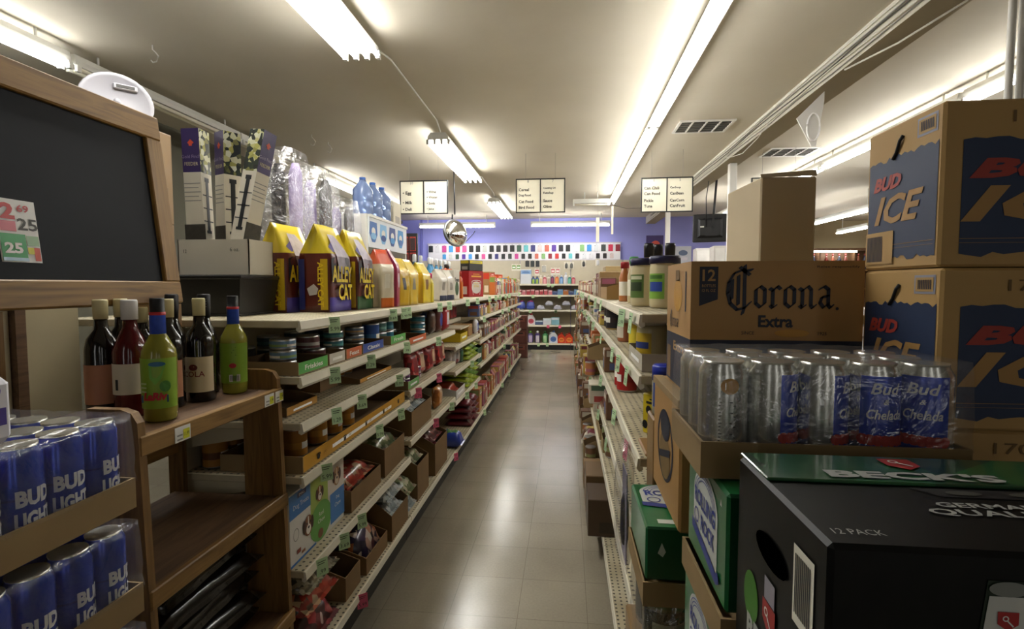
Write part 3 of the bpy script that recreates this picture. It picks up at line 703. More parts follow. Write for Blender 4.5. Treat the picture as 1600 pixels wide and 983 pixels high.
def jar(r, h, lid, glass, lab=None, stripes=(), name='jar', lidh=.028, n=20, neck=.86, la=70):
    o = E(name)
    MB().lathe([(r*.86, 0), (r*.98, .006), (r, .02), (r, h*.72), (r*.97, h*.8), (r*neck, h*.88), (r*neck, h-lidh)], n, glass).build('glass_body', o)
    MB().lathe([(r*neck*1.06, h-lidh), (r*neck*1.06, h-.004), (r*neck*.98, h), (.0001, h)], n, lid).build('lid', o)
    if lab:
        m = MB(); V, F = [], []; k = 12
        for i in range(k + 1):
            a = rad(270 - la + 2 * la * i / k); V += [((r+.001) * math.cos(a), (r+.001) * math.sin(a), h*.18), ((r+.001) * math.cos(a), (r+.001) * math.sin(a), h*.66)]
        m.add(V, [(2*i, 2*i+2, 2*i+3, 2*i+1) for i in range(k)], lab, True)
        for (y0, y1, mt) in stripes:
            fr = Cyl(r + .0015, 270, 0); q = r * rad(la * .8); pts = [(q*(2*i/8-1)) for i in range(9)]
            m.add([fr.p(x, y, 1) for x in pts for y in (h*y0, h*y1)], [(2*i, 2*i+2, 2*i+3, 2*i+1) for i in range(8)], mt, True)
        m.build('label', o)
    return o
def shampoo(w, d, h, col, cap, lab, name='bottle', n=14):
    o = E(name)
    MB().lathe([(.42*w, 0), (.5*w, .006), (.5*w, h*.62), (.42*w, h*.74), (.2*w, h*.8), (.2*w, h*.83)], n, c(col, .35), sy=d/w, sector=[(230, 310, c(lab), h*.05, h*.63)]).build('body', o)
    MB().lathe([(.24*w, h*.83), (.24*w, h*.97), (.18*w, h), (.0001, h)], n, c(cap, .35)).build('cap', o)
    return o
def jug(w, d, h, col, cap, lab, name='jug'):
    """laundry jug: block body, sloping shoulder, side handle loop, cap"""
    o = E(name); m = MB(); C = c(col, .35)
    P = [(-w/2, 0), (w/2, 0), (w/2, h*.55), (w*.16, h*.86), (-w*.12, h*.86), (-w/2, h*.66)]
    k = len(P); V = [(a, -d/2, b) for a, b in P] + [(a, d/2, b) for a, b in P]
    m.add(V, [tuple(range(k)), tuple(k + i for i in range(k))[::-1]] + [(i, i + k, (i+1) % k + k, (i+1) % k) for i in range(k)], C)
    m.disc(FRONT(-d/2), 0, h*.32, w*.36, h*.22, c(lab)); m.rect(FRONT(-d/2), -w*.22, h*.28, w*.22, h*.36, c(cap), 2)
    m.build('body', o)
    MB().tube([(-w*.12, 0, h*.84), (-w*.35, 0, h*.86), (-w*.46, 0, h*.78), (-w*.42, 0, h*.66)], w*.06, C, 6).build('handle', o)
    MB().lathe([(w*.15, h*.86), (w*.15, h*.98), (w*.12, h), (.0001, h)], 12, c(cap, .35), (w*.02, 0, 0)).build('cap', o)
    return o
class BagFr:
    """printing frame that follows the folded front of a standing bag"""
    def __init__(s, w, d, h, tall): s.d, s.h, s.t = d, h, tall
    def p(s, x, y, k=1.):
        q = max(0., (y / s.h - s.t) / (1 - s.t)); dep = s.d/2 * (1 - q**.9) * 1.1 + .004
        return Vector((x, -dep - .0008 * k, y))
def hangpack(w, h, back, item, shape=0, name='blister_pack', acc='#ffffff'):
    """card with a peg hole and the goods on it"""
    o = E(name); MB().box(-w/2, w/2, -.002, 0, 0, h, c(back), .0008).rect(FRONT(-.002), -w*.12, h*.93, w*.12, h*.96, DARK).build('card', o)
    m = MB(); q = .012
    if shape == 0: m.box(-w*.43, w*.43, -q, -.003, h*.05, h*.9, c(item), .006).disc(FRONT(-q), -w*.22, h*.76, w*.06, w*.06, BLACK)
    elif shape == 1: m.lathe([(w*.05, h*.08), (w*.28, h*.2), (w*.3, h*.6), (w*.2, h*.78), (w*.05, h*.84)], 10, c(item), (0, -q, 0), sy=.3)
    else: m.box(-w*.38, w*.38, -q*.6, -.003, h*.3, h*.8, c(item), .004).rect(FRONT(-q*.6), -w*.3, h*.45, w*.3, h*.6, c(acc))
    m.build('goods', o); return o
# ------------------------------------------------------------------ pet side of the aisle
LF, RT = PI/2, -PI/2
LN = {6: ('top', 'second', 'third', 'fourth', 'fifth', 'bottom'), 5: ('top', 'second', 'third', 'fourth', 'bottom')}
def PL(i, k): return f'{LN[len(LEV_L[i])][k]} shelf, {ORD[i]} pet-side bay'
ZL = lambda i, k: LEV_L[i][k] + .0015
# black plastic bin, white carton on it and the bird-feeder boxes in the carton
o = E('storage_bin', (-1.375, 1.885, 1.34)); BB = M('#08080a', .35, var=.1)
o.scale = (.9, .9, 1); m = MB(); m.box(-.2, .2, -.13, .13, 0, .006, BB)
for s in (-1, 1):
    m.add([(s*.19, -.12, 0), (s*.19, .12, 0), (s*.21, .14, .135), (s*.21, -.14, .135)], [(0, 1, 2, 3) if s > 0 else (3, 2, 1, 0)], BB); m.add([(-.19, s*.12, 0), (.19, s*.12, 0), (.21, s*.14, .135), (-.21, s*.14, .135)], [(3, 2, 1, 0) if s > 0 else (0, 1, 2, 3)], BB)
m.build('bin_body', o); MB().box(-.215, .215, -.145, .145, .135, .152, BB, .005).build('lid', o)
tag(o, 'black plastic bin under the white carton of bird feeder boxes', 'bin')
CW = M('#cfc8b6', .75, var=.05, scale=5)
cx0, cx1, cy0, cy1, cz0, cz1 = -1.485, -1.195, 1.83, 1.99, 1.494, 1.628
o = E('open_carton', ((cx0+cx1)/2, (cy0+cy1)/2, cz0)); w, d, h = cx1-cx0, cy1-cy0, cz1-cz0
m = MB(); m.box(-w/2, w/2, -d/2, d/2, 0, .004, CW)
for q in ((-w/2, w/2, -d/2, -d/2+.004), (-w/2, w/2, d/2-.004, d/2), (-w/2, -w/2+.004, -d/2, d/2), (w/2-.004, w/2, -d/2, d/2)): m.box(*q, .004, h, CW)
fr = FRONT(-d/2); m.text(fr, '12', -w*.42, h*.62, .013, INK, align='l'); m.text(fr, '6 oz.', w*.24, h*.66, .014, INK, align='l'); m.build('carton_body', o)
tag(o, 'open white carton holding bird feeder boxes on the black bin', 'carton')
PUR = M('#3d2f5e', .4, var=.06); LEAF = speckle('maple_leaf_photo', [(0, '#10160f'), (.45, '#22301c'), (.62, '#b9b45a'), (1, '#dfe0c8')], 55, .5); PWH = M('#d8d0bd', .45, var=.04); FDK = M('#1d2023', .4)
def feeder_box():
    o = E('feeder_box'); w, h = .068, .555; m = MB()
    for z0, z1, mm, fc in ((0, h*.7, PWH, None), (h*.7, h, PUR, {'+x': LEAF, '-x': LEAF})): m.box(-w/2, w/2, -w/2, w/2, z0, z1, mm, 0, faces=fc)
    L = m; f = FRONT(-w/2); rt = RIGHT(w/2); RED = M('#c8482c', .5)
    L.poly(f, [(-.012, h*.9), (0, h*.925), (.014, h*.9), (.006, h*.893), (.006, h*.88), (-.006, h*.88), (-.006, h*.893)], RED)
    L.text(f, 'Gold Finch', 0, h*.795, .013, M('#9a8fa8', .5, var=0), w=.072); L.text(f, 'FEEDER', 0, h*.745, .013, M('#cfc39a', .5, var=0), w=.052)
    for k in range(5): L.rect(f, -.036, h*(.62-.03*k), .03 - .008*(k % 2), h*(.626-.03*k), G1)
    L.rect(f, -.04, h*.2, .04, h*.34, M('#3a352c', .6, var=.5, scale=60)); L.disc(f, -.005, h*.1, .02, .02, FDK); L.disc(f, .008, h*.13, .014, .016, FDK, 1.5)
    # the tube feeder pictured on the side panels
    for s in (rt, LEFT(-w/2)):
        L.rect(s, -.009, h*.3, .009, h*.64, FDK); L.rect(s, -.016, h*.28, .016, h*.3, FDK); L.rect(s, -.014, h*.64, .014, h*.67, FDK)
        for k in range(3): L.rect(s, -.03, h*(.36 + .09*k), .03, h*(.368 + .09*k), FDK); 
        for k in range(6): L.rect(s, -.034, h*(.2-.025*k), .03, h*(.206-.025*k), G1)
    m.build('carton_body', o)
    return o
def feed(x, y, z, rot, label):
    o = inst('feeder', feeder_box); o.location = (x, y, z); o.rotation_euler = rot; return tag(o, label, 'box', None)
feed(-1.432, 1.895, 1.501, (0, rad(-1.5), rad(6)), 'purple and white bird feeder box standing at the chalkboard side of the carton')
feed(-1.349, 1.94, 1.5, (0, rad(1), rad(-28)), 'purple and white bird feeder box half hidden between the two others')
feed(-1.276, 1.886, 1.511, (rad(7.5), rad(7.5), rad(80)), 'purple and white bird feeder box leaning over towards the yellow bags')

# cat food bags
YEL = M('#dbc42e', .32, var=.1, coat=.3); MAR = M('#5f2417', .35, var=.25, scale=14, coat=.3); NAVY = M('#232a66', .35, coat=.3); YTX = M('#e3c51f', .4, var=0.); TXB = M('#1c130c', .5, var=0.)
def alley(band, seed):
    def draw(L):
        w, d, h = .212, .128, .375
        f = BagFr(w, d, h, .64)
        L.poly(f, [(-.05, h*.64), (.08, h*.64), (.09, h*.5), (.05, h*.42), (-.02, h*.46)], M('#b4abb8', .35, var=.45, scale=30), 1)
        L.poly(f, [(-.05, h*.64), (.08, h*.64), (.07, h*.78), (.03, h*.9), (-.03, h*.9)], M('#b4abb8', .35, var=.45, scale=30), 1); L.poly(f, [(-.085, h*.74), (.0, h*.86), (.03, h*.8), (-.06, h*.68)], M('#4a3f83', .4), 2)
        L.poly(f, [(-.105, h*.6), (-.07, h*.63), (-.05, h*.44), (-.06, h*.36), (-.1, h*.36)], BLACK, 2); L.poly(f, [(.05, h*.64), (.075, h*.62), (.09, h*.42), (.065, h*.4), (.045, h*.55), (.03, h*.63)], M('#6d6a70', .4), 3)
        for dx, mt, k, bo in ((.003, TXB, 3, .05), (0, YTX, 4, .03)):
            L.text(f, 'ALLEY', dx, h*.34 - dx*.6, h*.19, mt, k, w=.2, bold=bo); L.text(f, 'CAT', .03 + dx, h*.13 - dx*.6, h*.19, mt, k, w=.14, bold=bo)
        g = LEFT(-w/2 - .006); gv = Fr(Vector((-w/2 - .006, -.018, h*.58)), (0, 0, -1), (0, -1, 0))
        L.rect(g, .03, .01, .062, h*.6, M('#c9a71f', .35)); L.rect(g, -.066, .01, -.04, h*.6, NAVY)
        L.text(gv, 'ALLEY CAT', .1, .0, .026, YTX, 3, w=.19, bold=.03)
        L.poly(g, [(-.03, .1), (0, .12), (.02, .1), (.012, .075), (-.02, .07)], M('#b9b3ae', .4), 2)
    return standbag(.212, .128, .375, MAR, [MAR], YEL, band, draw, 'cat_food_bag', seed, tall=.64)
VIO = M('#4b3fa0', .35, coat=.3); GRN = M('#1f5a34', .35, coat=.3)
for k, (x, y, band, lb) in enumerate(((-1.218, 2.13, VIO, 'yellow and maroon cat food bag first in front of the white carton'), (-1.065, 2.185, VIO, 'yellow and maroon cat food bag in the middle of three, violet bottom band'), (-1.045, 2.415, GRN, 'yellow and maroon cat food bag farthest of three, green bottom band'))):
    o = alley(band, k); tag(o, lb, 'bag'); o.location = (x, y, ZL(0, 0)); o.rotation_euler = (0, 0, LF + (-.05, .0, .03)[k])
def col_bag(w, d, h, f, s, t, band, blob, seed): return standbag(w, d, h, c(f, .3, coat=.4, var=.15), [c(s, .3, coat=.4, var=.2)], c(t, .3, coat=.4), c(band, .3) if band else None, None, 'pet_food_bag', seed, .72, c(blob, .35, var=.3, scale=30) if blob else None)
TB = [(594, .09, .1, .3, '#d8cdb0', '#c9bd9c', '#c8553a', '#d06a1e', '#e8e2d0', 'cream pet food bag with orange base', -.1), (602, .1, .1, .31, '#b02a56', '#a72c52', '#8f2347', None, '#d8c7cc', 'pink pet food bag', .2), (614, .11, .1, .27, '#d9b21c', '#a8740f', '#d7b526', None, '#2d2b34', 'yellow treat bag with dark picture', 0),
      (634, .15, .1, .27, '#dcb81b', '#b8860f', '#d9ba2c', None, '#8f8a80', 'yellow treat bag with grey stripe', .1), (655, .16, .1, .265, '#e2c522', '#c09512', '#dfc63c', None, '#7a4a1a', 'pale yellow treat bag', .1)]
for k, (u, w, d, h, f, s, t, b_, bl, look, tw) in enumerate(TB):
    y = ay(u, -.97); o = col_bag(w, d, h, f, s, t, b_, bl, 20 + k); put(o, (-.97, y, ZL(0, 0)), look, 'bag', 'the top shelf beside the cat food bags', LF + tw * 2 - .25)
place = 'the pet-side top shelf'
def pb(o, u, x, look, cat, rz=LF, z=None, h=0): return put(o, (x, min(ay(u, x), 9.7), z or ZL(0, 0)), look, cat, place, rz)
pb(shampoo(.06, .05, .2, '#d9c326', '#d3356a', '#e8d75a'), 672, -.93, 'yellow bottle with a pink cap', 'bottle')
for u in (684, 696): pb(col_bag(.13, .09, .24, '#cfc8b8', '#c7bfae', '#d2cbbb', '#2a3350', '#8c8478', 30 + u), u, -.97, 'white pet food bag with navy base', 'bag', LF - .2)
pb(carton(.12, .07, .25, '#d6d0c0', None, '#35542c', 'Treats', '#2b2b2b'), 708, -.97, 'white box with a round green dog picture', 'box', LF - .2)
pb(shampoo(.055, .05, .24, '#c4561d', '#b23a20', '#d07a2c'), 719, -.95, 'tall orange bottle with red cap', 'bottle')
o = carton(.26, .12, .27, '#a3191f', None, '#d0c8c0', None, '#d8a13a', name='dog_biscuit_box'); pb(o, 737, -1.0, 'large red dog biscuit box with a clear tumbler picture', 'box', LF - .45)
fr = FRONT(-.061); mm = MB(); mm.text(fr, 'MILK', 0, .13, .022, YTX, 3, w=.08); mm.text(fr, 'BONE', 0, .1, .022, YTX, 3, w=.09); mm.ring(fr, 0, .16, .085, .014, .005, WHITE, 3); mm.poly(fr, [(-.085, .155), (-.062, .02), (-.056, .02), (-.078, .155)], WHITE, 3); mm.poly(fr, [(.085, .155), (.062, .02), (.056, .02), (.078, .155)], WHITE, 3); mm.build('lettering', o)
pb(carton(.24, .12, .11, '#2f302c', '#d4c42a', None, None, '#8f8f84', top='#d4c42a', name='yellow_top_carton'), 737, -1.0, 'dark carton with a yellow top lying on the red box', 'carton', LF - .45, ZL(0, 0) + .272)
pb(carton(.16, .1, .3, '#9c7446', '#c8391f', None, None, '#e9d9c0', name='display_carton'), 763, -1.02, 'brown display carton with an orange-red header', 'carton', LF - .3)
pb(col_bag(.12, .08, .22, '#b78f9c', '#c9b8b4', '#d7c9c4', None, '#f0e8e8', 44), 774, -.94, 'pale pink pet treat bag', 'bag')
pb(carton(.2, .08, .3, '#c8431f', '#d65a2a', None, None, '#f2d8c0'), 778, -1.12, 'tall orange carton behind the small orange boxes', 'box', LF - .3)
for k in range(4): pb(inst('obx', lambda: carton(.085, .05, .21, '#c93d1c', '#d8552a', '#b02a14', None, '#f0d9b8', name='treat_box')), 780 + k*5, -.93, 'small orange treat box', 'box', LF - .5)
pb(carton(.1, .05, .24, '#d8d4bc', None, '#7f8a4a', None, '#c9a828'), 803, -.93, 'cream box with green picture at the far end', 'box', LF - .5)
pb(shampoo(.06, .05, .3, '#ded9c6', '#d29a20', '#e6e2d2'), 796, -1.1, 'tall white bottle with yellow cap', 'bottle')
o = jug(.17, .1, .33, '#c85a22', '#2c241f', '#d9823a'); put(o, (-1.2, ay(698, -1.2), ZL(0, 0) + .001), 'orange jug with dark handle', 'jug', place, LF)
for k in range(8): put(inst('bluebot', lambda: shampoo(.08, .06, .42, '#3f8fc0', '#e6e9ec', '#8fc6de')), (-1.47, ay(648, -1.47) + k*.21, ZL(0, 0)), 'sky blue bottle', 'bottle', 'the top shelf behind the pet food', LF)
# reaching on down the row
FARM = ['#b03a2c', '#c99a2a', '#d8d2c4', '#4d6aa0', '#7f9a4a', '#c86a2a', '#e0d7b8']
for i in (4, 5, 6):
    y = LY[i] + .06; n = 0
    while y < LY[i] + 1.1:
        w = R.uniform(.09, .17); col = FARM[(i*3 + n*2) % 7]; n += 1
        nm = {'#b03a2c': 'red', '#c99a2a': 'amber', '#d8d2c4': 'white', '#4d6aa0': 'blue', '#7f9a4a': 'green', '#c86a2a': 'orange', '#e0d7b8': 'cream'}[col]
        put(inst(('fc', col, round(w, 2)), lambda: carton(w - .015, .07, R.uniform(.17, .26), col, FARM[(n*3 + 1) % 7], FARM[(n + 4) % 7], None)), (-.93, y + w/2, ZL(i, 0)), f'{nm} pet product box', 'box', PL(i, 0), LF); y += w

# wrapped goods and the water display beyond the shelf top
SHB = M('#1c1b22', .5); LILAC = M('#a898c8', .5, var=.4, scale=20)
def wrapped(w, d, h, n, label, x, y, seed):
    o = E('wrapped_bundle', (x, y, ZL(0, 0)))
    for k in range(n):
        xx = -w/2 + w*(k + .5)/n
        MB().lathe([(w/n*.4, .004), (w/n*.46, h*.3), (w/n*.3, h*.42), (w/n*.42, h*.6), (w/n*.4, h*.86), (w/n*.2, h*.93)], 8, SHB if (k + seed) % 2 else LILAC, (xx, 0, 0), sy=.7).build('wrapped_item', o)
    m = MB(); V, F, nz, K = [], [], 10, 20
    for j in range(nz + 1):
        t = j/nz
        for i in range(K):
            a = 2*PI*i/K; ca, sa = math.cos(a), math.sin(a); q = 1 / max(abs(ca), abs(sa))**.75
            nn = mnoise.noise(Vector((ca*2 + seed, sa*2, t*5))) * .1 + 1; s = (1 - .25*max(0, t-.8)/.2)
            V.append((w*.54*ca*q*nn*s, d*.54*sa*q*nn*s, t*h + .002))
    for j in range(nz):
        for i in range(K): F.append((j*K+i, j*K+(i+1) % K, (j+1)*K+(i+1) % K, (j+1)*K+i))
    F.append(tuple(nz*K+i for i in range(K)))
    m.add(V, F, FILMD, True).build('plastic_wrap', o)
    return tag(o, label, 'bundle')
wrapped(.2, .28, .84, 2, 'tall bundle in crinkled clear plastic just beyond the feeder boxes', -1.53, 2.7, 1)
wrapped(.2, .3, .82, 2, 'tall bundle in crinkled clear plastic, second beyond the feeder boxes', -1.53, 3.05, 2)
wrapped(.18, .26, .7, 2, 'tall bundle in crinkled clear plastic next to the water jug display', -1.53, 3.4, 4)
# wooden rack with printed water-brand panel, jugs on top
o = E('water_display', (-1.55, 4.09, ZL(0, 0))); PANB = M('#dde2e8', .4, var=.03)
for s in (-1, 1): MB().box(-.1, .1, s*.45-.012, s*.45+.012, 0, .64, WHITE).build('side_post', o)
MB().box(-.12, .12, -.44, .44, .33, .35, WOODY).build('shelf', o); MB().box(-.12, .12, -.44, .44, .62, .64, WHITE).build('shelf', o)
m = MB(); m.box(.1, .11, -.44, .44, .4, .62, PANB); m.build('panel', o)
L = MB(); fr = RIGHT(.1105, 0, .4); BL = [c('#2f66b0'), c('#7fb6de'), c('#1d3f86'), c('#3c8cc8')]
for k in range(4):
    x = -.36 + k*.21; L.poly(fr, [(x-.07, .19), (x+.07, .19), (x+.08, .1), (x+.03, .04), (x-.03, .04), (x-.08, .1)], BL[k]); L.disc(fr, x, .12, .04, .03, WHITE, 2); L.disc(fr, x, .085, .055, .025, BL[(k+1) % 4], 3)
L.build('picture_print', o)
tag(o, 'white rack with a blue and white water advertisement panel', 'rack')
BLJ = M('#9db4e2', .15, var=.05, glass=.5)
for k in range(3):
    o = E('water_jug', (-1.53, 3.76 + k*.2, ZL(0, 0) + .641)); r = .075
    MB().lathe([(r*.9, 0), (r, .01), (r, .09), (r*.94, .1), (r, .11), (r, .19), (r*.4, .25), (r*.3, .27)], 16, BLJ).build('body', o); MB().lathe([(r*.32, .262), (r*.32, .285), (.0001, .287)], 10, c('#3868b8')).build('cap', o)
    tag(o, f'clear blue water jug, {ORD[k]} of three on the white rack', 'jug', 'blue water jugs on the rack')
o = carton(.09, .2, .2, '#d8d0b8', None, None, None, '#a8a090', name='small_carton'); tag(o, 'cream carton beside the blue water jugs on the rack', 'carton'); o.location = (-1.53, 4.42, ZL(0, 0) + .641)
# red hanging packs rack and green packs by the lavender wall
o = E('pegboard_stand', (-3.35, 10.5, 0)); MB().box(-.25, .25, -.03, .03, 0, 2.55, BLACK).build('panel', o); MB().box(-.3, .3, -.2, .2, 0, .05, BLACK).build('base', o); tag(o, 'black peg stand with red packs before the purple wall', 'stand')
for k in range(3):
    for j in range(2):
        o = inst(('redp',), lambda: hangpack(.13, .3, '#b2382a', '#3a2222', 0)); put(o, (-3.51 + k*.16, 10.455, 1.85 + j*.33), 'red hanging pack', 'pack', f'the {("lower", "upper")[j]} row of the black peg stand', axis='x')
for k in range(3): put(inst('greenp', lambda: carton(.12, .08, .2, '#c8dcc8', '#3f9a55', '#3f9a55', None, '#e8f0e4')), (-1.45, 5.3 + k*.22, ZL(0, 0)), 'green and white carton', 'carton', 'the top shelf behind the pet food', LF)

# --- first bay, canned food
def cans(i, k, x, y, n, r, h, cl, c2, look, dz=0., gold=False):
    for j in range(n):
        lv = '' if n == 1 else ('bottom', 'middle', 'top')[j if n == 3 else j*2]
        put(inst(('can', r, h, cl, c2), lambda: can(r, h, cl, c2, 'food_can', gold=gold)), (x, y, ZL(i, k) + dz + j*(h + .0004)), look, 'can', PL(i, k), R.uniform(0, 6.2) if n > 1 else LF, level=lv)
u = lambda uu, x, v=540: ay(uu, x, v)
zc = .0055
cans(0, 1, -1.2, 1.78, 1, .045, .075, '#2a2522', '#5d2a24', 'dark cat food can')
for uu, n, r, h, cl, c2, look in ((442, 3, .043, .038, '#6d8fb0', '#8fa866', 'blue and green flat can'), (481, 2, .042, .055, '#5d3030', '#a8a49a', 'red and grey cat food can'), (513, 2, .042, .05, '#1f5a68', '#2f8a94', 'dark teal flat can'), (521, 3, .04, .036, '#2d7080', '#5aa09c', 'teal flat can'), (554, 3, .042, .036, '#6f7f92', '#c09a68', 'grey and amber flat can')):
    x = -.97 if uu != 513 else -1.08; cans(0, 1, x, u(uu, x), n, r, h, cl, c2, look, zc)
for uu, n, r, h, cl, c2, look in ((579.6, 1, .042, .11, '#20509a', '#3a78b8', 'tall blue can'), (591.5, 2, .041, .055, '#45706a', '#6d9a90', 'green-grey can'), (603, 2, .041, .055, '#1f6a80', '#3a8c98', 'blue-green can')):
    cans(0, 1, -.97, u(uu, -.97), n, r, h, cl, c2, look, zc)
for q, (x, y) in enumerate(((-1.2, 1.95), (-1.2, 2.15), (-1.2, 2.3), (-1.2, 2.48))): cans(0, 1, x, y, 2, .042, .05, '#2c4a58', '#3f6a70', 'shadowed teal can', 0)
TR = [(453, 513, '#5cae54', 'Friskies', 'green'), (514, 540, '#c9c2b2', 'FANCY', 'white'), (541, 566, '#c9663a', 'Feast', 'orange'), (567, 600, '#2f4d9c', 'Classic', 'blue'), (611, 637, '#5cae54', 'Fresh', 'lime green')]
for (u0, u1, col, tx, nm) in TR:
    y0, y1 = max(1.605, ay(u0, -.885, 575) + .004), min(2.75, ay(u1, -.885, 555) - .004)
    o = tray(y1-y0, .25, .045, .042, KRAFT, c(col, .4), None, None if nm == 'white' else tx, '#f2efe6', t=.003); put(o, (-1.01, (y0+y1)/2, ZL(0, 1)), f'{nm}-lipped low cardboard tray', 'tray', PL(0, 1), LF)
# third shelf: nearly empty trays
def bt(i, k, u0, u1, dpt, h, hf, look, lip=None, x=None, v=640, col=KRAFTD, dz=0):
    x = x if x is not None else -.89 - dpt/2; y0, y1 = max(LY[i] + .02, ay(u0, x + dpt/2, v) + .003), min(LY[i] + 1.16, ay(u1, x + dpt/2, v) - .003)
    o = tray(max(.06, y1-y0), dpt, h, hf, col, lip, None); put(o, (x, (y0+y1)/2, ZL(i, k) + dz), look, 'tray', PL(i, k), LF); return (y0+y1)/2, max(.06, y1-y0)
ORG = c('#b9832a', .5); 
bt(0, 2, 447, 497, .24, .05, .03, 'low torn brown tray', ORG, -1.08, 650); bt(0, 2, 500, 528, .2, .085, .06, 'dark brown carton tray', None, -1.14, 620); bt(0, 2, 562, 612, .26, .035, .02, 'flattened amber tray', ORG, -1.08, 590)
for x, y in ((-1.15, 1.72), (-1.15, 1.81), (-1.15, 2.13), (-1.14, 2.43), (-1.14, 2.52)): cans(0, 2, x, y, 1, .04, .085, '#a8742a', '#5d3a20', 'amber dog food can', .005)
# fourth shelf: long amber front with paw prints
y0, y1 = 1.62, 2.72
def paws(f, fr):
    for q in range(5):
        x = -.44 + q*.22; f.disc(fr, x, .024, .011, .009, TXB, 2, 10)
        for a in (-.012, -.004, .004, .012): f.disc(fr, x + a, .037 - abs(a)*.3, .003, .004, TXB, 2, 8)
        f.text(fr, 'pet', x + .05, .02, .013, M('#8a5a14', .5, var=0.), 2)
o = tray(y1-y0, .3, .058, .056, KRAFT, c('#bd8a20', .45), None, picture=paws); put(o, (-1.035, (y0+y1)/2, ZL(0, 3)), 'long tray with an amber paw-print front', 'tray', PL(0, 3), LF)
for uu, n in ((462, 1), (495, 1), (520, 1), (540, 1)):
    cans(0, 3, -1.0, ay(uu, -1.0, 690), 1, .041, .11, '#a87224', '#c08a34', 'amber dog food can', .006)
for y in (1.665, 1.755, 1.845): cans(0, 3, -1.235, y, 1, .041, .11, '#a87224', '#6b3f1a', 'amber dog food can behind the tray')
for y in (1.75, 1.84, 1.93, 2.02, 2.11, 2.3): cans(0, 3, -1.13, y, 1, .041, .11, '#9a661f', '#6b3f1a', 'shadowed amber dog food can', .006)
# fifth shelf: dog treats display box, red bag tray, carton
o = E('dog_treat_carton', (-1.0, (ay(452, -.9, 810) + ay(545, -.9, 790))/2 + .016, ZL(0, 4))); dl = .42
L = MB().box(-dl/2, dl/2, -.08, .08, 0, .255, M('#d8d4cc', .4, var=.03), .003, faces={'+y': KRAFT}); fr = FRONT(-.08, -dl/2); H_ = .255; BLU = c('#3a78bc', .35); GR2 = c('#5a9a3c', .35); LGR = c('#9ab04a', .35)
L.rect(fr, 0, H_*.66, dl*.36, H_*.99, BLU); L.rect(fr, dl*.34, H_*.3, dl*.66, H_*.99, LGR, 1.2); L.rect(fr, dl*.66, H_*.55, dl, H_*.99, c('#d9cfc4'), 1.4); L.disc(fr, dl*.52, H_*.3, dl*.2, H_*.29, GR2, 2, 26); L.rect(fr, dl*.7, H_*.08, dl, H_*.55, BLU, 2.2); L.rect(fr, 0, .004, dl*.42, H_*.05, BLU, 2.2)
def dog(x, y, s, fur, mask):
    L.disc(fr, x, y, s, s*1.25, c(fur), 3); L.disc(fr, x - s*.9, y + s*.1, s*.36, s*.8, c('#4a2a18'), 3.5); L.disc(fr, x + s*.9, y + s*.1, s*.36, s*.8, c('#4a2a18'), 3.5); L.disc(fr, x, y - s*.45, s*.55, s*.6, c(mask), 4); L.disc(fr, x, y - s*.2, s*.2, s*.16, BLACK, 5); L.disc(fr, x - s*.4, y + s*.35, s*.13, s*.14, BLACK, 5); L.disc(fr, x + s*.4, y + s*.35, s*.13, s*.14, BLACK, 5); L.rect(fr, x - s*.12, y + s*.1, x + s*.12, y + s*1.1, c(mask), 3.6)
dog(dl*.29, H_*.4, .03, '#8a5230', '#ece6dc'); dog(dl*.5, H_*.72, .024, '#96602f', '#e6dccb'); dog(dl*.84, H_*.77, .03, '#a87a4e', '#d8c6ac')
L.disc(fr, dl*.5, H_*.12, .02, .018, c('#7a4a22'), 4); L.rect(fr, dl*.1, H_*.14, dl*.16, H_*.2, c('#8a3a22'), 3); L.rect(fr, dl*.17, H_*.09, dl*.23, H_*.13, c('#9a5a2a'), 3); L.ring(fr, dl*.09, H_*.42, .018, .022, .002, G3, 3)
L.rect(fr, dl*.12, H_*.9, dl*.26, H_*.97, NAVY, 3); L.text(fr, 'SMALL', dl*.19, H_*.915, .01, WHITE, 4); L.text(fr, 'Dog Treats', dl*.18, H_*.75, .022, WHITE, 3, w=.105); L.text(fr, 'Real', dl*.52, H_*.38, .016, WHITE, 4); L.text(fr, 'Chew', dl*.52, H_*.28, .016, WHITE, 4); L.text(fr, 'Dog', dl*.85, H_*.4, .016, WHITE, 4); L.text(fr, 'Chew', dl*.85, H_*.3, .016, WHITE, 4)
L.build('carton_body', o); o.rotation_euler = (0, 0, LF); tag(o, 'white and blue dog treats carton with dog pictures on a low shelf', 'carton')
BEAN = speckle('pet_mix_red', [(0, '#7a1f18'), (.4, '#b83a22'), (.7, '#c9b08a'), (1, '#3a2018')], 40); GREY = speckle('seed_mix', [(0, '#3a342c'), (.5, '#8f8468'), (.8, '#c9c0a4'), (1, '#201c18')], 70); GMIX = speckle('green_mix', [(0, '#2c3a24'), (.4, '#6b7a4a'), (.75, '#c9c4aa'), (1, '#7d2a20')], 45); CLRM = speckle('clear_bag_mix', [(0, '#5b6668'), (.5, '#a9b4b4'), (.8, '#e4e8e6'), (1, '#7a6a50')], 45); DREDM = speckle('dark_red_bag', [(0, '#2a0f12'), (.5, '#6a1c22'), (.85, '#b23038'), (1, '#d8d0c8')], 30); ORGM = speckle('orange_purple_bag', [(0, '#1d1a2e'), (.45, '#3d2f52'), (.6, '#b0622a'), (1, '#e0d8cc')], 26)
def bg(i, k, x, y, dz, mat, w, d, h, look, lab=None, tilt=(0, 0), rz=LF, cat='bag', seed=None):
    seed = seed if seed is not None else len(REG); o = softbag(w, d, h, mat, lab, seed, 'food_bag'); return put(o, (x, y, ZL(i, k) + dz), look, cat, PL(i, k), rot=(tilt[0], tilt[1], rz))
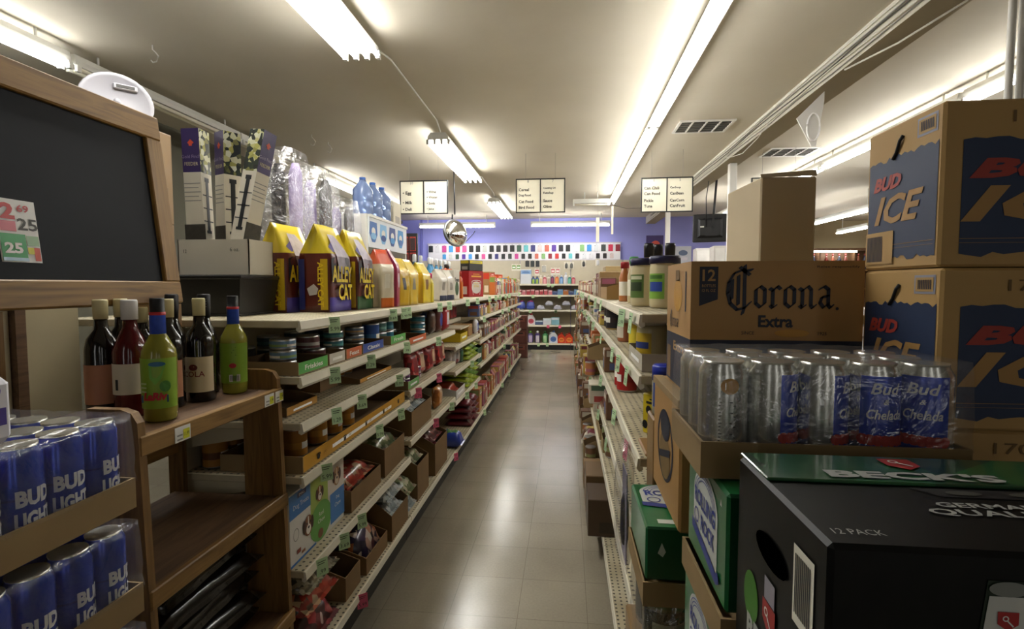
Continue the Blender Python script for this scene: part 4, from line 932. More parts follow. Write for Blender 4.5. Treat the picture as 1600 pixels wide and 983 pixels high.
def fill(i, k, yw, x, n, mat, d, h, look, z0=.0055, rz=LF):
    for q in range(n): bg(i, k, x, yw[0], z0 + q*(h*1.06 + .002), mat, yw[1] - .022, d, h*.92, look)
fill(0, 4, bt(0, 4, 549, 596, .26, .11, .09, 'brown carton tray', None, -1.03, 800), -1.03, 2, BEAN, .22, .066, 'red-orange snack bag in a tray')
fill(0, 4, bt(0, 4, 601, 634, .3, .17, .14, 'tall brown carton', None, -1.05, 740), -1.05, 2, GMIX, .26, .085, 'clear bag of green mix')
# base deck of first bay
for (y, dz, mat, w, d, h, look) in ((1.755, 0, DREDM, .28, .3, .115, 'dark glossy bag with red print'), (1.765, .135, BEAN, .26, .3, .065, 'flat bag with a red border'), (1.775, .213, GREY, .26, .3, .06, 'clear bag of brown seed')):
    bg(0, 5, -1.04, y, dz, mat, w, d, h, look, c('#a8242a') if h == .065 else None)
bt(0, 5, 540, 564, .32, .13, .1, 'brown open carton', None, -1.06, 930)
fill(0, 5, bt(0, 5, 572, 606, .32, .11, .08, 'brown tray', None, -1.05, 870), -1.04, 1, ORGM, .28, .19, 'purple and orange pet food bag')
fill(0, 5, bt(0, 5, 612, 638, .34, .2, .13, 'tall brown carton', None, -1.05, 810), -1.05, 3, CLRM, .3, .08, 'clear glossy bag')
# second bay
RCH = speckle('red_pouch', [(0, '#5a0f14'), (.5, '#a81c22'), (.85, '#d0383a'), (1, '#e6d8d0')], 34)
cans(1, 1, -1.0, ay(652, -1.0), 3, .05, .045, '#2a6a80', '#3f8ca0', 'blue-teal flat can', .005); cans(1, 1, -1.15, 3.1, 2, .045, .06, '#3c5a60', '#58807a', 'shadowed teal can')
for (u0, u1, col, nm) in ((640, 667, '#c9663a', 'orange'),):
    y0, y1 = ay(u0, -.885), ay(u1, -.885) - .01; o = tray(y1-y0, .26, .04, .04, KRAFT, c(col)); put(o, (-1.02, (y0+y1)/2, ZL(1, 1)), f'{nm}-lipped low cardboard tray', 'tray', PL(1, 1), LF)
def stp(w, h, d, mat, lab, look, i, k, x, y, rz=LF, tilt=0, seed=0, dz=0, name='pouch', cat='pouch'):
    """upright flat pouch, slightly stuffed, pinched at the top"""
    m = MB(); pillow(m, w, h, d, mat, 8, seed or len(REG), .1, pick=(lambda u_, v, t: lab if t and abs(u_) < .6 and -.5 < v < .45 else None) if lab else None, p=5., flat=.4, frm=lambda a, b, z: (a, -z + d*.4, b*.955 + h/2))
    return put(m.build(name), (x, y, ZL(i, k) + dz), look, cat, PL(i, k), rot=(tilt, 0, rz))
stp(.11, .17, .05, speckle('brown_pouch', [(0, '#2c1c16'), (1, '#6a4a38')], 20), None, 'dark brown pouch', 1, 1, -.95, ay(672, -.95)); stp(.13, .19, .06, c('#5a2a20'), c('#2b3f8f'), 'red and blue pouch', 1, 1, -.95, ay(682, -.95)); stp(.13, .19, .06, c('#a8242a', .3, coat=.5), c('#d8d4d8'), 'red and white pouch', 1, 1, -.93, ay(690, -.93))
bt(1, 1, 667, 700, .2, .09, .05, 'brown tray', None, -1.12, 520)
# second bay, third shelf: red bags, green tray, clip packs
y0, y1 = 2.785, ay(655, -.885, 600); o = tray(y1-y0, .25, .05, .045, KRAFT, c('#6aa85c')); put(o, (-1.01, (y0+y1)/2, ZL(1, 2)), 'low tray with a pale green front lip', 'tray', PL(1, 2), LF)
for q in range(3): cans(1, 2, -.96, ay(624 + q*8, -.96, 600), 2, .034, .036, '#6a3a6a', '#9a6a96', 'small purple can', .005)
for q, uu in enumerate((641, 648, 656, 664, 672, 680)): stp(.13, .185, .06, RCH, c('#c9a98a') if q % 2 else c('#7a1a1c'), 'glossy red pouch', 1, 2, -.95 - .02*(q % 2), ay(uu, -.95), LF - .1, -.12)
for q, uu in enumerate((688, 694)): stp(.12, .2, .06, DREDM, None, 'dark glossy red pouch', 1, 2, -.95, ay(uu, -.95), LF, .2, dz=.0)
# second bay, fourth shelf: cartons with cellophane goods
fill(1, 3, bt(1, 3, 643, 674, .36, .18, .14, 'deep brown carton', None, -1.07, 640), -1.07, 2, CLRM, .3, .095, 'clear bag')
stp(.14, .16, .06, speckle('orange_bag', [(0, '#8a4a1a'), (.6, '#c9843a'), (1, '#e8e0d0')], 28), None, 'orange bag', 1, 3, -.93, ay(684, -.92, 640))
for q, (u0, u1) in enumerate(((652, 670), (680, 699))):
    fill(1, 4, bt(1, 4, u0, u1, .36, .27, .22, 'tall brown carton', None, -1.07, 740), -1.07, 3, (GMIX, DREDM)[q], .3, .09, ('clear bag of green mix', 'dark red glossy bag')[q])
for q in range(2): bg(1, 4, -1.04, 2.868, q*.095, (CLRM, GMIX)[q], .17, .3, .085, 'clear glossy bag')
# third bay
o = tray(.3, .3, .1, .07, c('#c6ab1c'), c('#c6ab1c'), c('#a8901a'), name='yellow_tub'); put(o, (-1.04, 4.4, ZL(2, 2)), 'yellow plastic tub', 'tub', PL(2, 2), LF)
o = E('collapsed_carton'); m = MB(); m.box(-.2, .2, -.16, .16, 0, .012, M('#b3a68e', .8, var=.08), .002).build('panel', o); MB().add([(-.2, -.16, .012), (-.2, .16, .012), (-.29, .12, .016), (-.29, -.13, .014), (-.2, -.16, .004), (-.2, .16, .004), (-.292, .12, .008), (-.292, -.13, .006)], [(0, 1, 2, 3), (7, 6, 5, 4), (3, 2, 6, 7), (0, 3, 7, 4), (1, 5, 6, 2)], KRAFTD).build('flap', o)
put(o, (-1.06, 4.5, ZL(2, 2) + .101), 'grey-brown collapsed carton on the tub', 'carton', PL(2, 2), rot=(0, 0, LF))
put(carton(.2, .24, .11, '#9a7444', None, None, None, '#c9a878'), (-1.04, 4.86, ZL(2, 2)), 'small brown carton beside the tub', 'carton', PL(2, 2), LF)
stp(.09, .15, .05, c('#d8d8dc', .3, coat=.5), c('#3a52a8'), 'blue and white pouch', 2, 2, -.91, 5.06)
for q, uu in enumerate((707, 714)): bg(2, 1, -1.17, 4.16 + q*.2, 0, c('#3550a8', .3, coat=.5), .16, .14, .09, 'blue bag')
for q in range(2): put(inst('yb', lambda: carton(.13, .08, .14, '#d2b620', '#e0c838', '#b8442a', None, '#4a3a14', name='yellow_box')), (-1.14, 4.55 + q*.145, ZL(2, 1)), 'yellow box', 'box', PL(2, 1), LF)
for q in range(2): put(inst('rb', lambda: carton(.13, .08, .15, '#a83a38', '#c9b4a8', '#7a2422', None, '#e8d8cc', name='red_box')), (-1.14, 4.86 + q*.14, ZL(2, 1)), 'red box', 'box', PL(2, 1), LF)
LIME = M('#a8bb2e', .3, coat=.4, var=.15)
for k, dz0 in ((3, 0), (4, 0)):
    for q in range(3):
        for j in range(3 if k == 3 else 4): put(inst(('lime', (j + q) % 4 == 3), lambda: softbag(.18, .24, .042, LIME if (j + q) % 4 != 3 else c('#6d9a3a', .3, coat=.4), c('#d8d898'), 3, 'flat_pack')), (-1.0, 4.6 + q*.21, ZL(2, k) + j*.046), 'lime green flat pack', 'pack', PL(2, k), LF, order=q*10 + j)
for q in range(3): stp(.1, .16, .06, speckle('red_white_bag', [(0, '#8a1f22'), (.5, '#c9c0bc'), (1, '#2f3f6a')], 20), None, 'red and white bag', 2, 3, -.96, 4.06 + q*.15)
put(shampoo(.12, .1, .165, '#2a4a3a', '#1c2a24', '#3f6a4c', name='green_bottle'), (-.97, 4.5, ZL(2, 3)), 'dark green bottle', 'bottle', PL(2, 3), LF)
o = tray(.34, .3, .09, .07, c('#c9c6c0'), c('#d8d4d0')); put(o, (-1.03, 4.2, ZL(2, 4)), 'white tray of red packs', 'tray', PL(2, 4), LF); bg(2, 4, -1.03, 4.2, .02, c('#b23a24', .35, coat=.4), .24, .22, .09, 'red-orange bag in the white tray')
for q in range(2):
    for j in range(4): put(inst('maroonp', lambda: softbag(.2, .26, .055, c('#6a1622', .35, coat=.5), c('#8a2430'), 5, 'flat_pack')), (-1.0, 4.72 + q*.24, ZL(2, 5) + j*.062), 'maroon flat pack', 'pack', PL(2, 5), LF, order=q*10 + j)
o = softbag(.16, .2, .13, c('#2c46a8', .3, coat=.5), c('#5a8a4a'), 7, 'blue_bag'); put(o, (-.93, 4.06, ZL(2, 5)), 'bright blue bag at the shelf edge', 'bag', PL(2, 5), LF)
put(tray(.26, .3, .2, .16, c('#1f4a34'), c('#2a5a40'), c('#183a2a'), name='green_crate'), (-1.05, 5.28, ZL(3, 3)), 'dark green crate', 'crate', PL(3, 3), LF)
# fourth to seventh bay: mixed small goods
PALN = [('#a8443c', 'red'), ('#bd7a4c', 'orange'), ('#79563c', 'brown'), ('#ad6478', 'pink'), ('#8f9660', 'olive green'), ('#cfc6b2', 'cream'), ('#c2a850', 'yellow'), ('#566692', 'blue'), ('#566e54', 'green'), ('#84404a', 'dark red')]
PREF = {1: (6, 5, 0, 7, 2, 1), 2: (2, 0, 3, 5, 8, 2), 3: (3, 1, 0, 2, 9, 5), 4: (9, 3, 0, 2, 4, 1)}
for i in (3, 4, 5, 6):
    for k in (1, 2, 3, 4):
        y = LY[i] + (.05 if not (i == 3 and k == 3) else .36); zgap = LEV_L[i][k-1] - LEV_L[i][k] - .05
        while y < LY[i] + 1.06:
            ci = R.choice(PREF[k]); col, nm = PALN[ci]; w = R.uniform(.1, .17); typ = R.choice((0, 0, 1, 2)); h = min(zgap * R.uniform(.62, .88), .24)
            if typ == 0: o = inst(('gb', ci, k, int(w*50)), lambda: carton(w - .015, .12, h, col, PALN[(ci + 3) % 10][0], PALN[(ci + 5) % 10][0], None, name='goods_box')); put(o, (-.95, y + w/2, ZL(i, k)), f'{nm} box', 'box', PL(i, k), LF)
            elif typ == 1:
                o = inst(('sb', ci, k, int(w*50)), lambda: standbag(w - .02, .08, h, c(col, .3, coat=.4), [c(col, .3)], c(PALN[(ci+2) % 10][0], .3), c(PALN[(ci+4) % 10][0]), None, 'goods_bag', ci, .75, c('#e0d8c8'))); put(o, (-.95, y + w/2, ZL(i, k)), f'{nm} bag', 'bag', PL(i, k), LF)
            else:
                o = inst(('bx2', ci, k), lambda: shampoo(.08, .06, min(h, .2), col, PALN[(ci + 5) % 10][0], '#e6dfcc', name='goods_bottle', n=10)); w = .09; put(o, (-.94, y + w/2, ZL(i, k)), f'{nm} bottle', 'bottle', PL(i, k), LF)
            y += w + .004
for q in range(3):
    o = E('brown_crate', (-.93, 10.42, .002 + q*.285)); m = MB(); BR = M('#5a2f24', .7, var=.2); m.box(-.14, .14, -.14, .14, 0, .28, BR, .006); m.rect(FRONT(-.14), -.1, .16, .1, .24, c('#7a4436'), 1); m.build('crate_body', o); MB().box(-.06, .06, -.146, -.14, .2, .225, BLACK).build('hand_slot', o)
    tag(o, f'reddish brown crate at the far end of the pet shelves, {("bottom", "middle", "topmost")[q]} of its stack', 'crate', None)
# ------------------------------------------------------------------ canned food side of the aisle
def PR(i, k): return f'{("top", "second", "third", "fourth", "fifth", "bottom")[k]} shelf, {ORD[i]} can-side bay'
ZR = lambda i, k: LEV_R[i][k] + .0015
MAYO = M('#cdbf98', .35, var=.05, coat=.6); NLID = M('#1c1a44', .4)
def mayo(lab, s1, s2): return jar(.05, .175, NLID, MAYO, lab, ((.32, .5, s1), (.56, .63, s2)), 'mayonnaise_jar', .026, 24, .97, 36)
put(mayo(c('#5d7a3a'), c('#33452a'), c('#c9c9a8')), (.285, ay(1008, .285, 470), ZR(0, 0)), 'wide cream-filled jar with green label', 'jar', PR(0, 0), RT + .75)
put(mayo(c('#7fae3f'), c('#2f4aa0'), c('#4a7a2c')), (.33, ay(1038, .33, 470), ZR(0, 0)), 'wide cream-filled jar with green and blue label', 'jar', PR(0, 0), RT + .75)
def sauce(h, body, cap): return bottle([(.026, 0), (.028, .005), (.028, h*.6), (.014, h*.82), (.013, h*.86)], c(cap, .4), c(body, .3, coat=.5), [(.02, h*.84), (.021, h*.97), (.018, h), (.0001, h)], (h*.15, h*.5, .0285, PAPER, 190, 350), 'sauce_bottle', 14)
put(inst(1, lambda: sauce(.205, '#c9b88c', '#2f8a3c')), (.30, ay(990, .3, 470), ZR(0, 0)), 'cream sauce bottle with a green cap', 'bottle', PR(0, 0))
put(sauce(.19, '#b06a34', '#a8242a'), (.28, ay(976, .28, 470), ZR(0, 0)), 'amber sauce bottle with a red cap', 'bottle', PR(0, 0))
def spice(): return bottle([(.026, 0), (.027, .005), (.027, .14), (.016, .18), (.015, .19)], M('#17171c', .35), c('#b58a5c', .3, coat=.4), [(.019, .185), (.02, .23), (.017, .24), (.0001, .24)], (.04, .13, .0275, c('#e0d2b8'), 190, 350), 'tall_bottle', 16)
for q, uu in enumerate((1014, 1028, 1047)): put(inst('spice', spice), (.5, 1.95 + q*.0 + (.0, .1, 0)[q], ZR(0, 0)) if False else (at(uu, 400, y=2.05 + .06*(q == 1)).x, 2.05 + .06*(q == 1), ZR(0, 0)), 'tall amber bottle with a black cap', 'bottle', 'the can-side top shelf', axis='x')
put(carton(.12, .22, .17, '#a88a5c', None, None, None, '#8f7548'), (.33, ay(955, .29, 470), ZR(0, 0)), 'plain brown carton', 'carton', PR(0, 0), RT)
o = tray(.5, .24, .09, .07, c('#9c7a46'), None); put(o, (.34, 3.1, ZR(1, 0)), 'long brown tray', 'tray', PR(1, 0), RT)
WSM = c('#b9b3a4')
put(carton(.3, .2, .24, '#b39a6c', None, None, None, '#c9b48a', name='brown_carton'), (.42, 4.45, ZR(2, 0)), 'tall brown carton', 'carton', PR(2, 0), RT)
for i in range(1, 7):
    y = RY[i] + .08 + (.62 if i == 1 else 0)
    while y < RY[i] + 1.1:
        ci = R.choice((5, 5, 1, 2, 6, 0)); col, nm = PALN[ci]; t = R.choice((0, 1, 1)); w = .1
        if t == 0: w = R.uniform(.11, .16); o = inst(('rt', ci, int(w*50)), lambda: carton(w - .02, .1, R.uniform(.1, .17), col, PALN[(ci+1) % 10][0], None, None, '#e8dcc2', name='goods_box')); put(o, (.27, y + w/2, ZR(i, 0)), f'{nm} box', 'box', PR(i, 0), RT)
        else: o = inst(('rj', ci), lambda: jar(.04, .13, c(PALN[(ci + 4) % 10][0]), c(col, .3, coat=.5), c('#e3dcc8'), (), 'food_jar', n=12)); put(o, (.26, y + w/2, ZR(i, 0)), f'{nm} jar', 'jar', PR(i, 0), RT)
        y += w + .005
# second shelf
put(jar(.048, .135, c('#cfc9b8'), c('#c4b890', .3, coat=.5), c('#c9a826'), ((.3, .45, c('#2f3f7a')),), 'condiment_jar', la=45), (.275, ay(1018, .275, 560), ZR(0, 1)), 'squat mustard-labelled jar with white lid', 'jar', PR(0, 1), RT + .6)
put(jar(.04, .13, c('#24346f'), c('#c9a81f', .3, coat=.5), c('#d8c23a'), (), 'condiment_jar'), (.27, ay(1000, .27, 540), ZR(0, 1)), 'yellow jar with dark blue lid', 'jar', PR(0, 1), RT + .6)
put(jar(.035, .12, c('#8a8f86'), c('#c9bd92', .3, coat=.5), c('#b8632c'), (), 'condiment_jar'), (.33, 1.52, ZR(0, 1)), 'cream jar with amber label', 'jar', PR(0, 1), RT + .6)
o = tray(.3, .16, .05, .045, c('#b9b2a2'), c('#b9b2a2'), c('#8f8676')); put(o, (.295, 1.63, ZR(0, 1)), 'white open tray under the squat jars', 'tray', PR(0, 1), RT)
for r_ in REG[-4:-1]: r_[0].location.z += .006
put(can(.055, .13, '#1c1a1c', '#2c1a18', 'tall_can', gold=True), (.28, ay(962, .28, 510), ZR(0, 1)), 'black can with gold rims', 'can', PR(0, 1), RT); put(can(.055, .13, '#1c1a1c', '#2c1a18', 'tall_can', gold=True), (.28, ay(962, .28, 510) + .14, ZR(0, 1)), 'black can with gold rims', 'can', PR(0, 1), RT)
put(jar(.035, .1, c('#c9c4b4'), c('#a8603a', .3, coat=.5), c('#d8cdb8'), (), 'condiment_jar'), (.26, ay(977, .26, 520), ZR(0, 1)), 'small amber jar', 'jar', PR(0, 1), RT)
# third shelf
put(can(.045, .15, '#a8201c', '#8a1a18', 'canister'), (.275, ay(975, .275, 610), ZR(0, 2)), 'red canister, farther one', 'can', PR(0, 2), RT); put(can(.045, .15, '#a8201c', '#8a1a18', 'canister'), (.275, ay(975, .275, 610) - .11, ZR(0, 2)), 'red canister, closer one', 'can', PR(0, 2), RT)
o = carton(.12, .07, .13, '#c9b21c', None, None, None, '#1c1a14', name='yellow_black_box'); fr = FRONT(-.035); mm = MB()
for q in range(7): mm.disc(fr, -.045 + .015*q, .03 + .07*((q*37) % 10)/10, .012, .014, BLACK, 3, 12)
mm.build('print', o); put(o, (.31, 1.62, ZR(0, 2)), 'yellow and black printed box', 'box', PR(0, 2), RT + .6)
put(carton(.15, .16, .012, '#9a7444', None, None, None, '#9a7444'), (.29, 1.66 + .14, ZR(0, 2)) if False else (.3, 1.5, ZR(0, 2)), 'flattened brown card', 'carton', PR(0, 2), RT)
for k in range(3): tag(carton(.14, .1, .371, '#8a6c42', None, None, None, '#7a5f38', name='supply_carton'), f'narrow tan carton between the crest carton and the shelf end, {("bottom", "middle", "topmost")[k]} of three', 'carton').location = (.29, 1.352, .001 + k*.3715)
for q, (x, y) in enumerate(((.256, 1.352), (.326, 1.352))): put(inst('bluecap', lambda: jar(.033, .13, c('#2436a8', .35), c('#b8b09a', .3, coat=.5), c('#3a5ab0'), (), 'spread_jar', .04, 14, .95)), (x, y, 1.1165), 'jar with a bright blue lid', 'jar', 'the narrow carton by the shelf end', axis='x')
put(carton(.16, .16, .09, '#b8602c', None, '#d8a06a', None, '#c97a3c'), (.3, ay(935, .28, 540), ZR(0, 2)), 'orange-brown low box', 'box', PR(0, 2), RT)
# plastic wrapped goods hanging at the near end of the shelf
o = E('hanging_bag', (.182, 1.352, .71), rz=RT); m = MB(); pillow(m, .11, .34, .05, FILMD, 8, 9, .2, p=3.5, flat=.5, frm=lambda a, b, z: (a, -z, b + .17)); m.build('plastic_bag', o); m = MB(); m.lathe([(.02, .06), (.03, .09), (.025, .17), (.012, .19)], 10, BLACK, (0, -.025, 0), sy=.4); m.build('handle_item', o); MB().box(-.045, .045, -.027, -.023, .02, .26, M('#8f8aa0', .5), .002).build('backing_card', o)
tag(o, 'clear plastic bag hanging on the shelf end beside the crest carton', 'bag')
# fourth / fifth shelf and base: a few open cartons, pale boxes
WB = '#a89f92'
put(carton(.12, .1, .16, WB, None, None, None, '#8c8478', name='grey_carton'), (.26, ay(932, .26, 640), ZR(0, 3)), 'pale grey carton', 'carton', PR(0, 3), RT)
bt_r = lambda i, k, y, w, d, h, hf, look, x=None, col=KRAFTD: put(tray(w, d, h, hf, col), (x or .215 + d/2, y, ZR(i, k)), look, 'tray', PR(i, k), RT)
put(carton(.03, .2, .15, '#a5805a', None, None, None, '#d8d4c4', name='flat_carton'), (.33, 1.62, ZR(0, 4)), 'brown carton panel with a white label', 'carton', PR(0, 4), RT)
for q, (y, w, h) in enumerate(((2.8, .24, .2), (3.1, .26, .22), (3.42, .2, .14))):
    o = carton(w, .3, h, ('#4f3c28', '#6f5636', '#8a6c42')[q], None, None, None, '#3d2f20', name='shipping_carton'); put(o, (.27, y, ZR(1, 5)), ('dark brown shipping carton', 'brown shipping carton', 'low tan shipping carton')[q] + ' jutting into the aisle', 'carton', PR(1, 5), RT)
put(tray(.16, .3, .17, .15, KRAFTD), (.29, 2.42 + .42, ZR(1, 5)) if False else (.42, 1.95, ZR(0, 5)), 'dark open carton', 'tray', PR(0, 5), RT)
for i in range(1, 7):
    for k in range(1, 6):
        y = RY[i] + R.uniform(.05, .25) + (.55 if (i == 1 and k == 1) else 2 if (i == 1 and k == 5) else 0)
        gap = LEV_R[i][k-1] - LEV_R[i][k] - .05
        while y < RY[i] + 1.0:
            w = R.uniform(.1, .2)
            if i < 3 and R.random() < (.25 if k != 5 else .05): y += w; continue
            ci = R.choice((5, 2, 1, 2, 6, 5, 4) if k < 5 else (2, 5, 2, 2, 1)); col, nm = PALN[ci]; typ = R.choice((0, 0, 1, 2, 3)); x = .28 - (.07 if k == 5 or R.random() < .2 else 0)
            h = min(gap*R.uniform(.5, .85), .26)
            if typ == 0: o = inst(('rg', ci, k, int(w*40)), lambda: carton(w-.02, .14, h, col, PALN[(ci+3) % 10][0], PALN[(ci+5) % 10][0], None, name='goods_box')); put(o, (x, y + w/2, ZR(i, k)), f'{nm} box', 'box', PR(i, k), RT)
            elif typ == 1: o = inst(('rs', ci, k, int(w*40)), lambda: softbag(w-.02, .2, min(.12, h), c(col, .3, coat=.5, var=.4, scale=40), c(PALN[(ci+4) % 10][0]), ci + k, 'food_bag')); put(o, (x + .02, y + w/2, ZR(i, k)), f'{nm} bag', 'bag', PR(i, k), RT)
            elif typ == 2: o = inst(('rc', ci), lambda: can(.04, .11, col, PALN[(ci+2) % 10][0], 'food_can', 12)); w = .09; put(o, (x - .02, y + w/2, ZR(i, k)), f'{nm} can', 'can', PR(i, k), RT)
            else: o = inst(('rk', k, int(w*40)), lambda: tray(w, .24, h*.7, h*.5, KRAFT)); put(o, (x + .05, y + w/2, ZR(i, k)), 'brown open carton', 'tray', PR(i, k), RT)
            y += w + .01
# strips of small packets clipped to the far can-side shelves
for s_ in range(4):
    yy = RY[3] + .3 + s_*1.15
    for q in range(7):
        ci = R.choice((2, 1, 5, 6, 0, 5)); o = inst(('pk', ci), lambda: hangpack(.09, .13, '#d8cdb4', PALN[ci][0], 0, 'hanging_packet'))
        put(o, (.176 - .012*(q % 2), yy, 1.2 - q*.135), f'{PALN[ci][1]} packet', 'packet', f'the {ORD[s_]} clip strip down the can side', RT, order=q)

# ------------------------------------------------------------------ beer at the right of the entrance
CTAN = M('#a9814a', .6, var=.05, scale=5); CNAVY = M('#1e2336', .55, var=.08); CINK = M('#1d2130', .6, var=0.); GOLD = M('#b8862c', .5, var=.1)
# black-letter pen strokes, x-height 1 unit
BLK = {'o': ([[(.12, .2), (.12, .85)], [(.12, .85), (.32, 1.), (.52, .85)], [(.52, .85), (.52, .2)], [(.52, .2), (.32, .02), (.12, .2)]], .68),
       'r': ([[(.0, .9), (.14, .82), (.14, .1)], [(.03, .1), (.14, 0), (.28, .1)], [(.14, .8), (.34, 1.), (.48, .88)]], .52),
       'n': ([[(.0, .9), (.14, .82), (.14, .1)], [(.03, .1), (.14, 0), (.26, .1)], [(.14, .8), (.38, 1.), (.52, .85), (.52, .12)], [(.52, .12), (.6, .0), (.72, .12)]], .74),
       'a': ([[(.1, .88), (.3, 1.), (.48, .86), (.48, .12)], [(.48, .12), (.58, 0), (.68, .12)], [(.48, .55), (.2, .5), (.12, .25), (.28, .02), (.48, .2)]], .72),
       'C': ([[(1.0, 1.55), (.7, 1.78), (.3, 1.62), (.06, 1.2), (.02, .7), (.14, .2), (.45, -.1), (.8, -.02), (1.05, .25)], [(.78, 1.72), (.78, .0), (.7, -.3)], [(.5, 1.5), (.5, .15)], [(.56, 1.9), (.8, 1.72), (1.1, 1.78)], [(.78, 1.98), (.78, 1.7)], [(.22, 1.3), (.2, .4)]], 1.12)}
def blackletter(m, fr, word, x, y, sc, mt, w=.17):
    for ch in word:
        st, adv = BLK[ch]; m.nib(fr, st, x, y, sc, mt, 2., w, 38, .05); x += (adv + .06) * sc
    return x
def corona_box(w, d, h):
    o = E('beer_carton'); m = MB(); zb = h*.42
    m.box(-w/2, w/2, -d/2, d/2, 0, zb, CNAVY, 0); m.box(-w/2, w/2, -d/2, d/2, zb, h, CTAN, 0)
    # folded top flaps
    m.rect(TOP(h), -w*.5, -.001, w*.5, .001, KRAFTD)
    m.text(FRONT(-d/2), 'Relax responsibly', w*.35, h*.945, h*.02, CINK, 2, w=w*.24)
    s = LEFT(-w/2); L = m; L.disc(s, 0, h*.74, d*.18, h*.13, GOLD); blackletter(L, s, 'Corona', -d*.32, h*.48, h*.07, CINK); L.text(s, 'Extra', .02, h*.28, h*.08, CTAN, 2, w=d*.45, bold=.03); L.rect(s, -d*.1, h*.86, d*.06, h*.95, KRAFTD, 1); L.rect(s, -d*.44, h*.02, -d*.28, h*.3, KRAFTD, 1); L.rect(s, d*.3, h*.62, d*.34, h*.93, CINK); m.build('carton_body', o)
    f = FRONT(-d/2); L = MB()
    blackletter(L, f, 'Corona', -w*.285, h*.66, h*.155, CINK)
    L.text(f, 'Extra', .0, h*.515, h*.09, CINK, 2, w=w*.2, bold=.03); L.disc(f, w*.35, h*.655, .003, .003, CINK, 2, 10)
    L.poly(f, [(-w*.45, h*.67), (-w*.34, h*.72), (-w*.34, h*.96), (-w*.45, h*.96)], CINK); L.text(f, '12', -w*.395, h*.855, h*.085, CTAN, 2, bold=.02); L.text(f, 'BOTTLES', -w*.395, h*.81, h*.02, CTAN, 2, w=w*.08); L.text(f, '12 FL OZ', -w*.395, h*.775, h*.02, CTAN, 2, w=w*.08)
    L.disc(f, .03, h*.475, w*.1, h*.028, GOLD, 2.2); L.text(f, 'SINCE', -w*.16, h*.462, h*.024, CINK, 2); L.text(f, '1925', w*.27, h*.462, h*.024, CINK, 2); L.build('lettering', o)
    return o
o = corona_box(.315, .23, .262); o.location = (.3975, 1.14, 1.236); tag(o, 'tan and navy beer carton marked 12 behind the shrink-wrapped silver cans', 'carton')
# carton with a crest on its side under it
def crest_box(w, d, h):
    o = E('beer_carton'); MB().box(-w/2, w/2, -d/2, d/2, 0, h, CTAN, .005).build('carton_body', o)
    s = LEFT(-w/2); L = MB()
    L.ring(s, .0, h*.5, d*.3, h*.3, .012, CINK); L.disc(s, .0, h*.66, d*.17, h*.12, CINK, 2); L.disc(s, 0, h*.42, d*.2, h*.2, M('#7a6238', .6), 1.5); L.poly(s, [(-d*.2, h*.4), (d*.2, h*.52), (d*.2, h*.46), (-d*.2, h*.34)], CINK, 2); L.build('crest_print', o)
    MB().box(-w*.5 - .004, -w*.5 + .02, -d/2 + .002, d/2 - .002, h - .016, h + .001, KRAFT, .001).build('top_flap', o)
    return o
o = crest_box(.33, .29, .262); o.location = (.384, 1.145, .968); tag(o, 'tan beer carton with a dark crest facing the aisle under the navy-based carton', 'carton')
# shrink-wrapped tray of silver and blue cans
SIL = M('#cfcfc8', .24, .85, var=.04, scale=4); CBL = M('#2a44b0', .3, .25, var=.08); CRD = M('#a8332a', .35, var=.3, scale=60)
def chelada(rz):
    o = E('can', rot=(0, 0, rz)); r, h = .0325, .152; n = 24; m = MB()
    m.lathe([(r*.8, 0, SIL), (r, .008), (r, h*.3), (r, h*.47), (r, h*.84), (r, h*.9), (r*.82, h*.975), (r*.84, h)], n, SIL, sector=[(205, 318, CBL, h*.06, h*.89)])
    m.build('can_body', o)
    MB().lathe([(r*.84, h - .001), (r*.76, h - .006), (.0001, h - .006)], 16, SIL).build('can_lid', o)
    L = MB(); f = Cyl(r, 262, 0); W = M('#d8d8dc', .4, var=0.)
    for txt, y, hh, ww in (('Bud', .113, .015, .036), ('&', .1, .007, .007), ('Chelada', .08, .013, .044)): 
        try: L.text(f, txt, 0, y, hh, W, 1.5, w=ww, bold=.02, shear=.25)
        except Exception: pass
    for q in range(7): L.disc(f, -.025 + q*.0083, .052 + .008*((q*3) % 3), .0075, .0075, CRD, 2 + .2*q, 10)
    L.build('lettering', o)
    g = MB(); f2 = Cyl(r, 100, 0); g.disc(f2, 0, .12, .012, .011, GOLD, 1.5, 14)
    for q in range(16): g.rect(f2, -.014, .03 + q*.0048, .012 - .004*(q % 3), .0316 + q*.0048, G3, 1.2)
    g.build('small_lettering', o)
    return o
fl = E('can_pack', (.351, .80, 1.19)); fw_, fd_ = .338, .19
m = MB(); t = .004
m.box(-fw_/2, fw_/2, -fd_/2, fd_/2, 0, t, KRAFT)
for q in ((-fw_/2, fw_/2, -fd_/2, -fd_/2+t), (-fw_/2, fw_/2, fd_/2-t, fd_/2), (-fw_/2, -fw_/2+t, -fd_/2+t, fd_/2-t), (fw_/2-t, fw_/2, -fd_/2+t, fd_/2-t)): m.box(*q, t, .05, KRAFT)
m.build('tray', fl)
ROT = (170, 60, 62, 8, -25)
for i in range(5):
    for j in range(3):
        cn = chelada(rad(ROT[i])) if j == 0 else copy_tree(PROTO['ch'])
        if 'ch' not in PROTO: PROTO['ch'] = cn
        cn.parent = fl; cn.location = (-.1312 + i*.0656, -.058 + j*.058, .005)
        if j: cn.rotation_euler = (0, 0, R.uniform(0, 6))
m = MB()
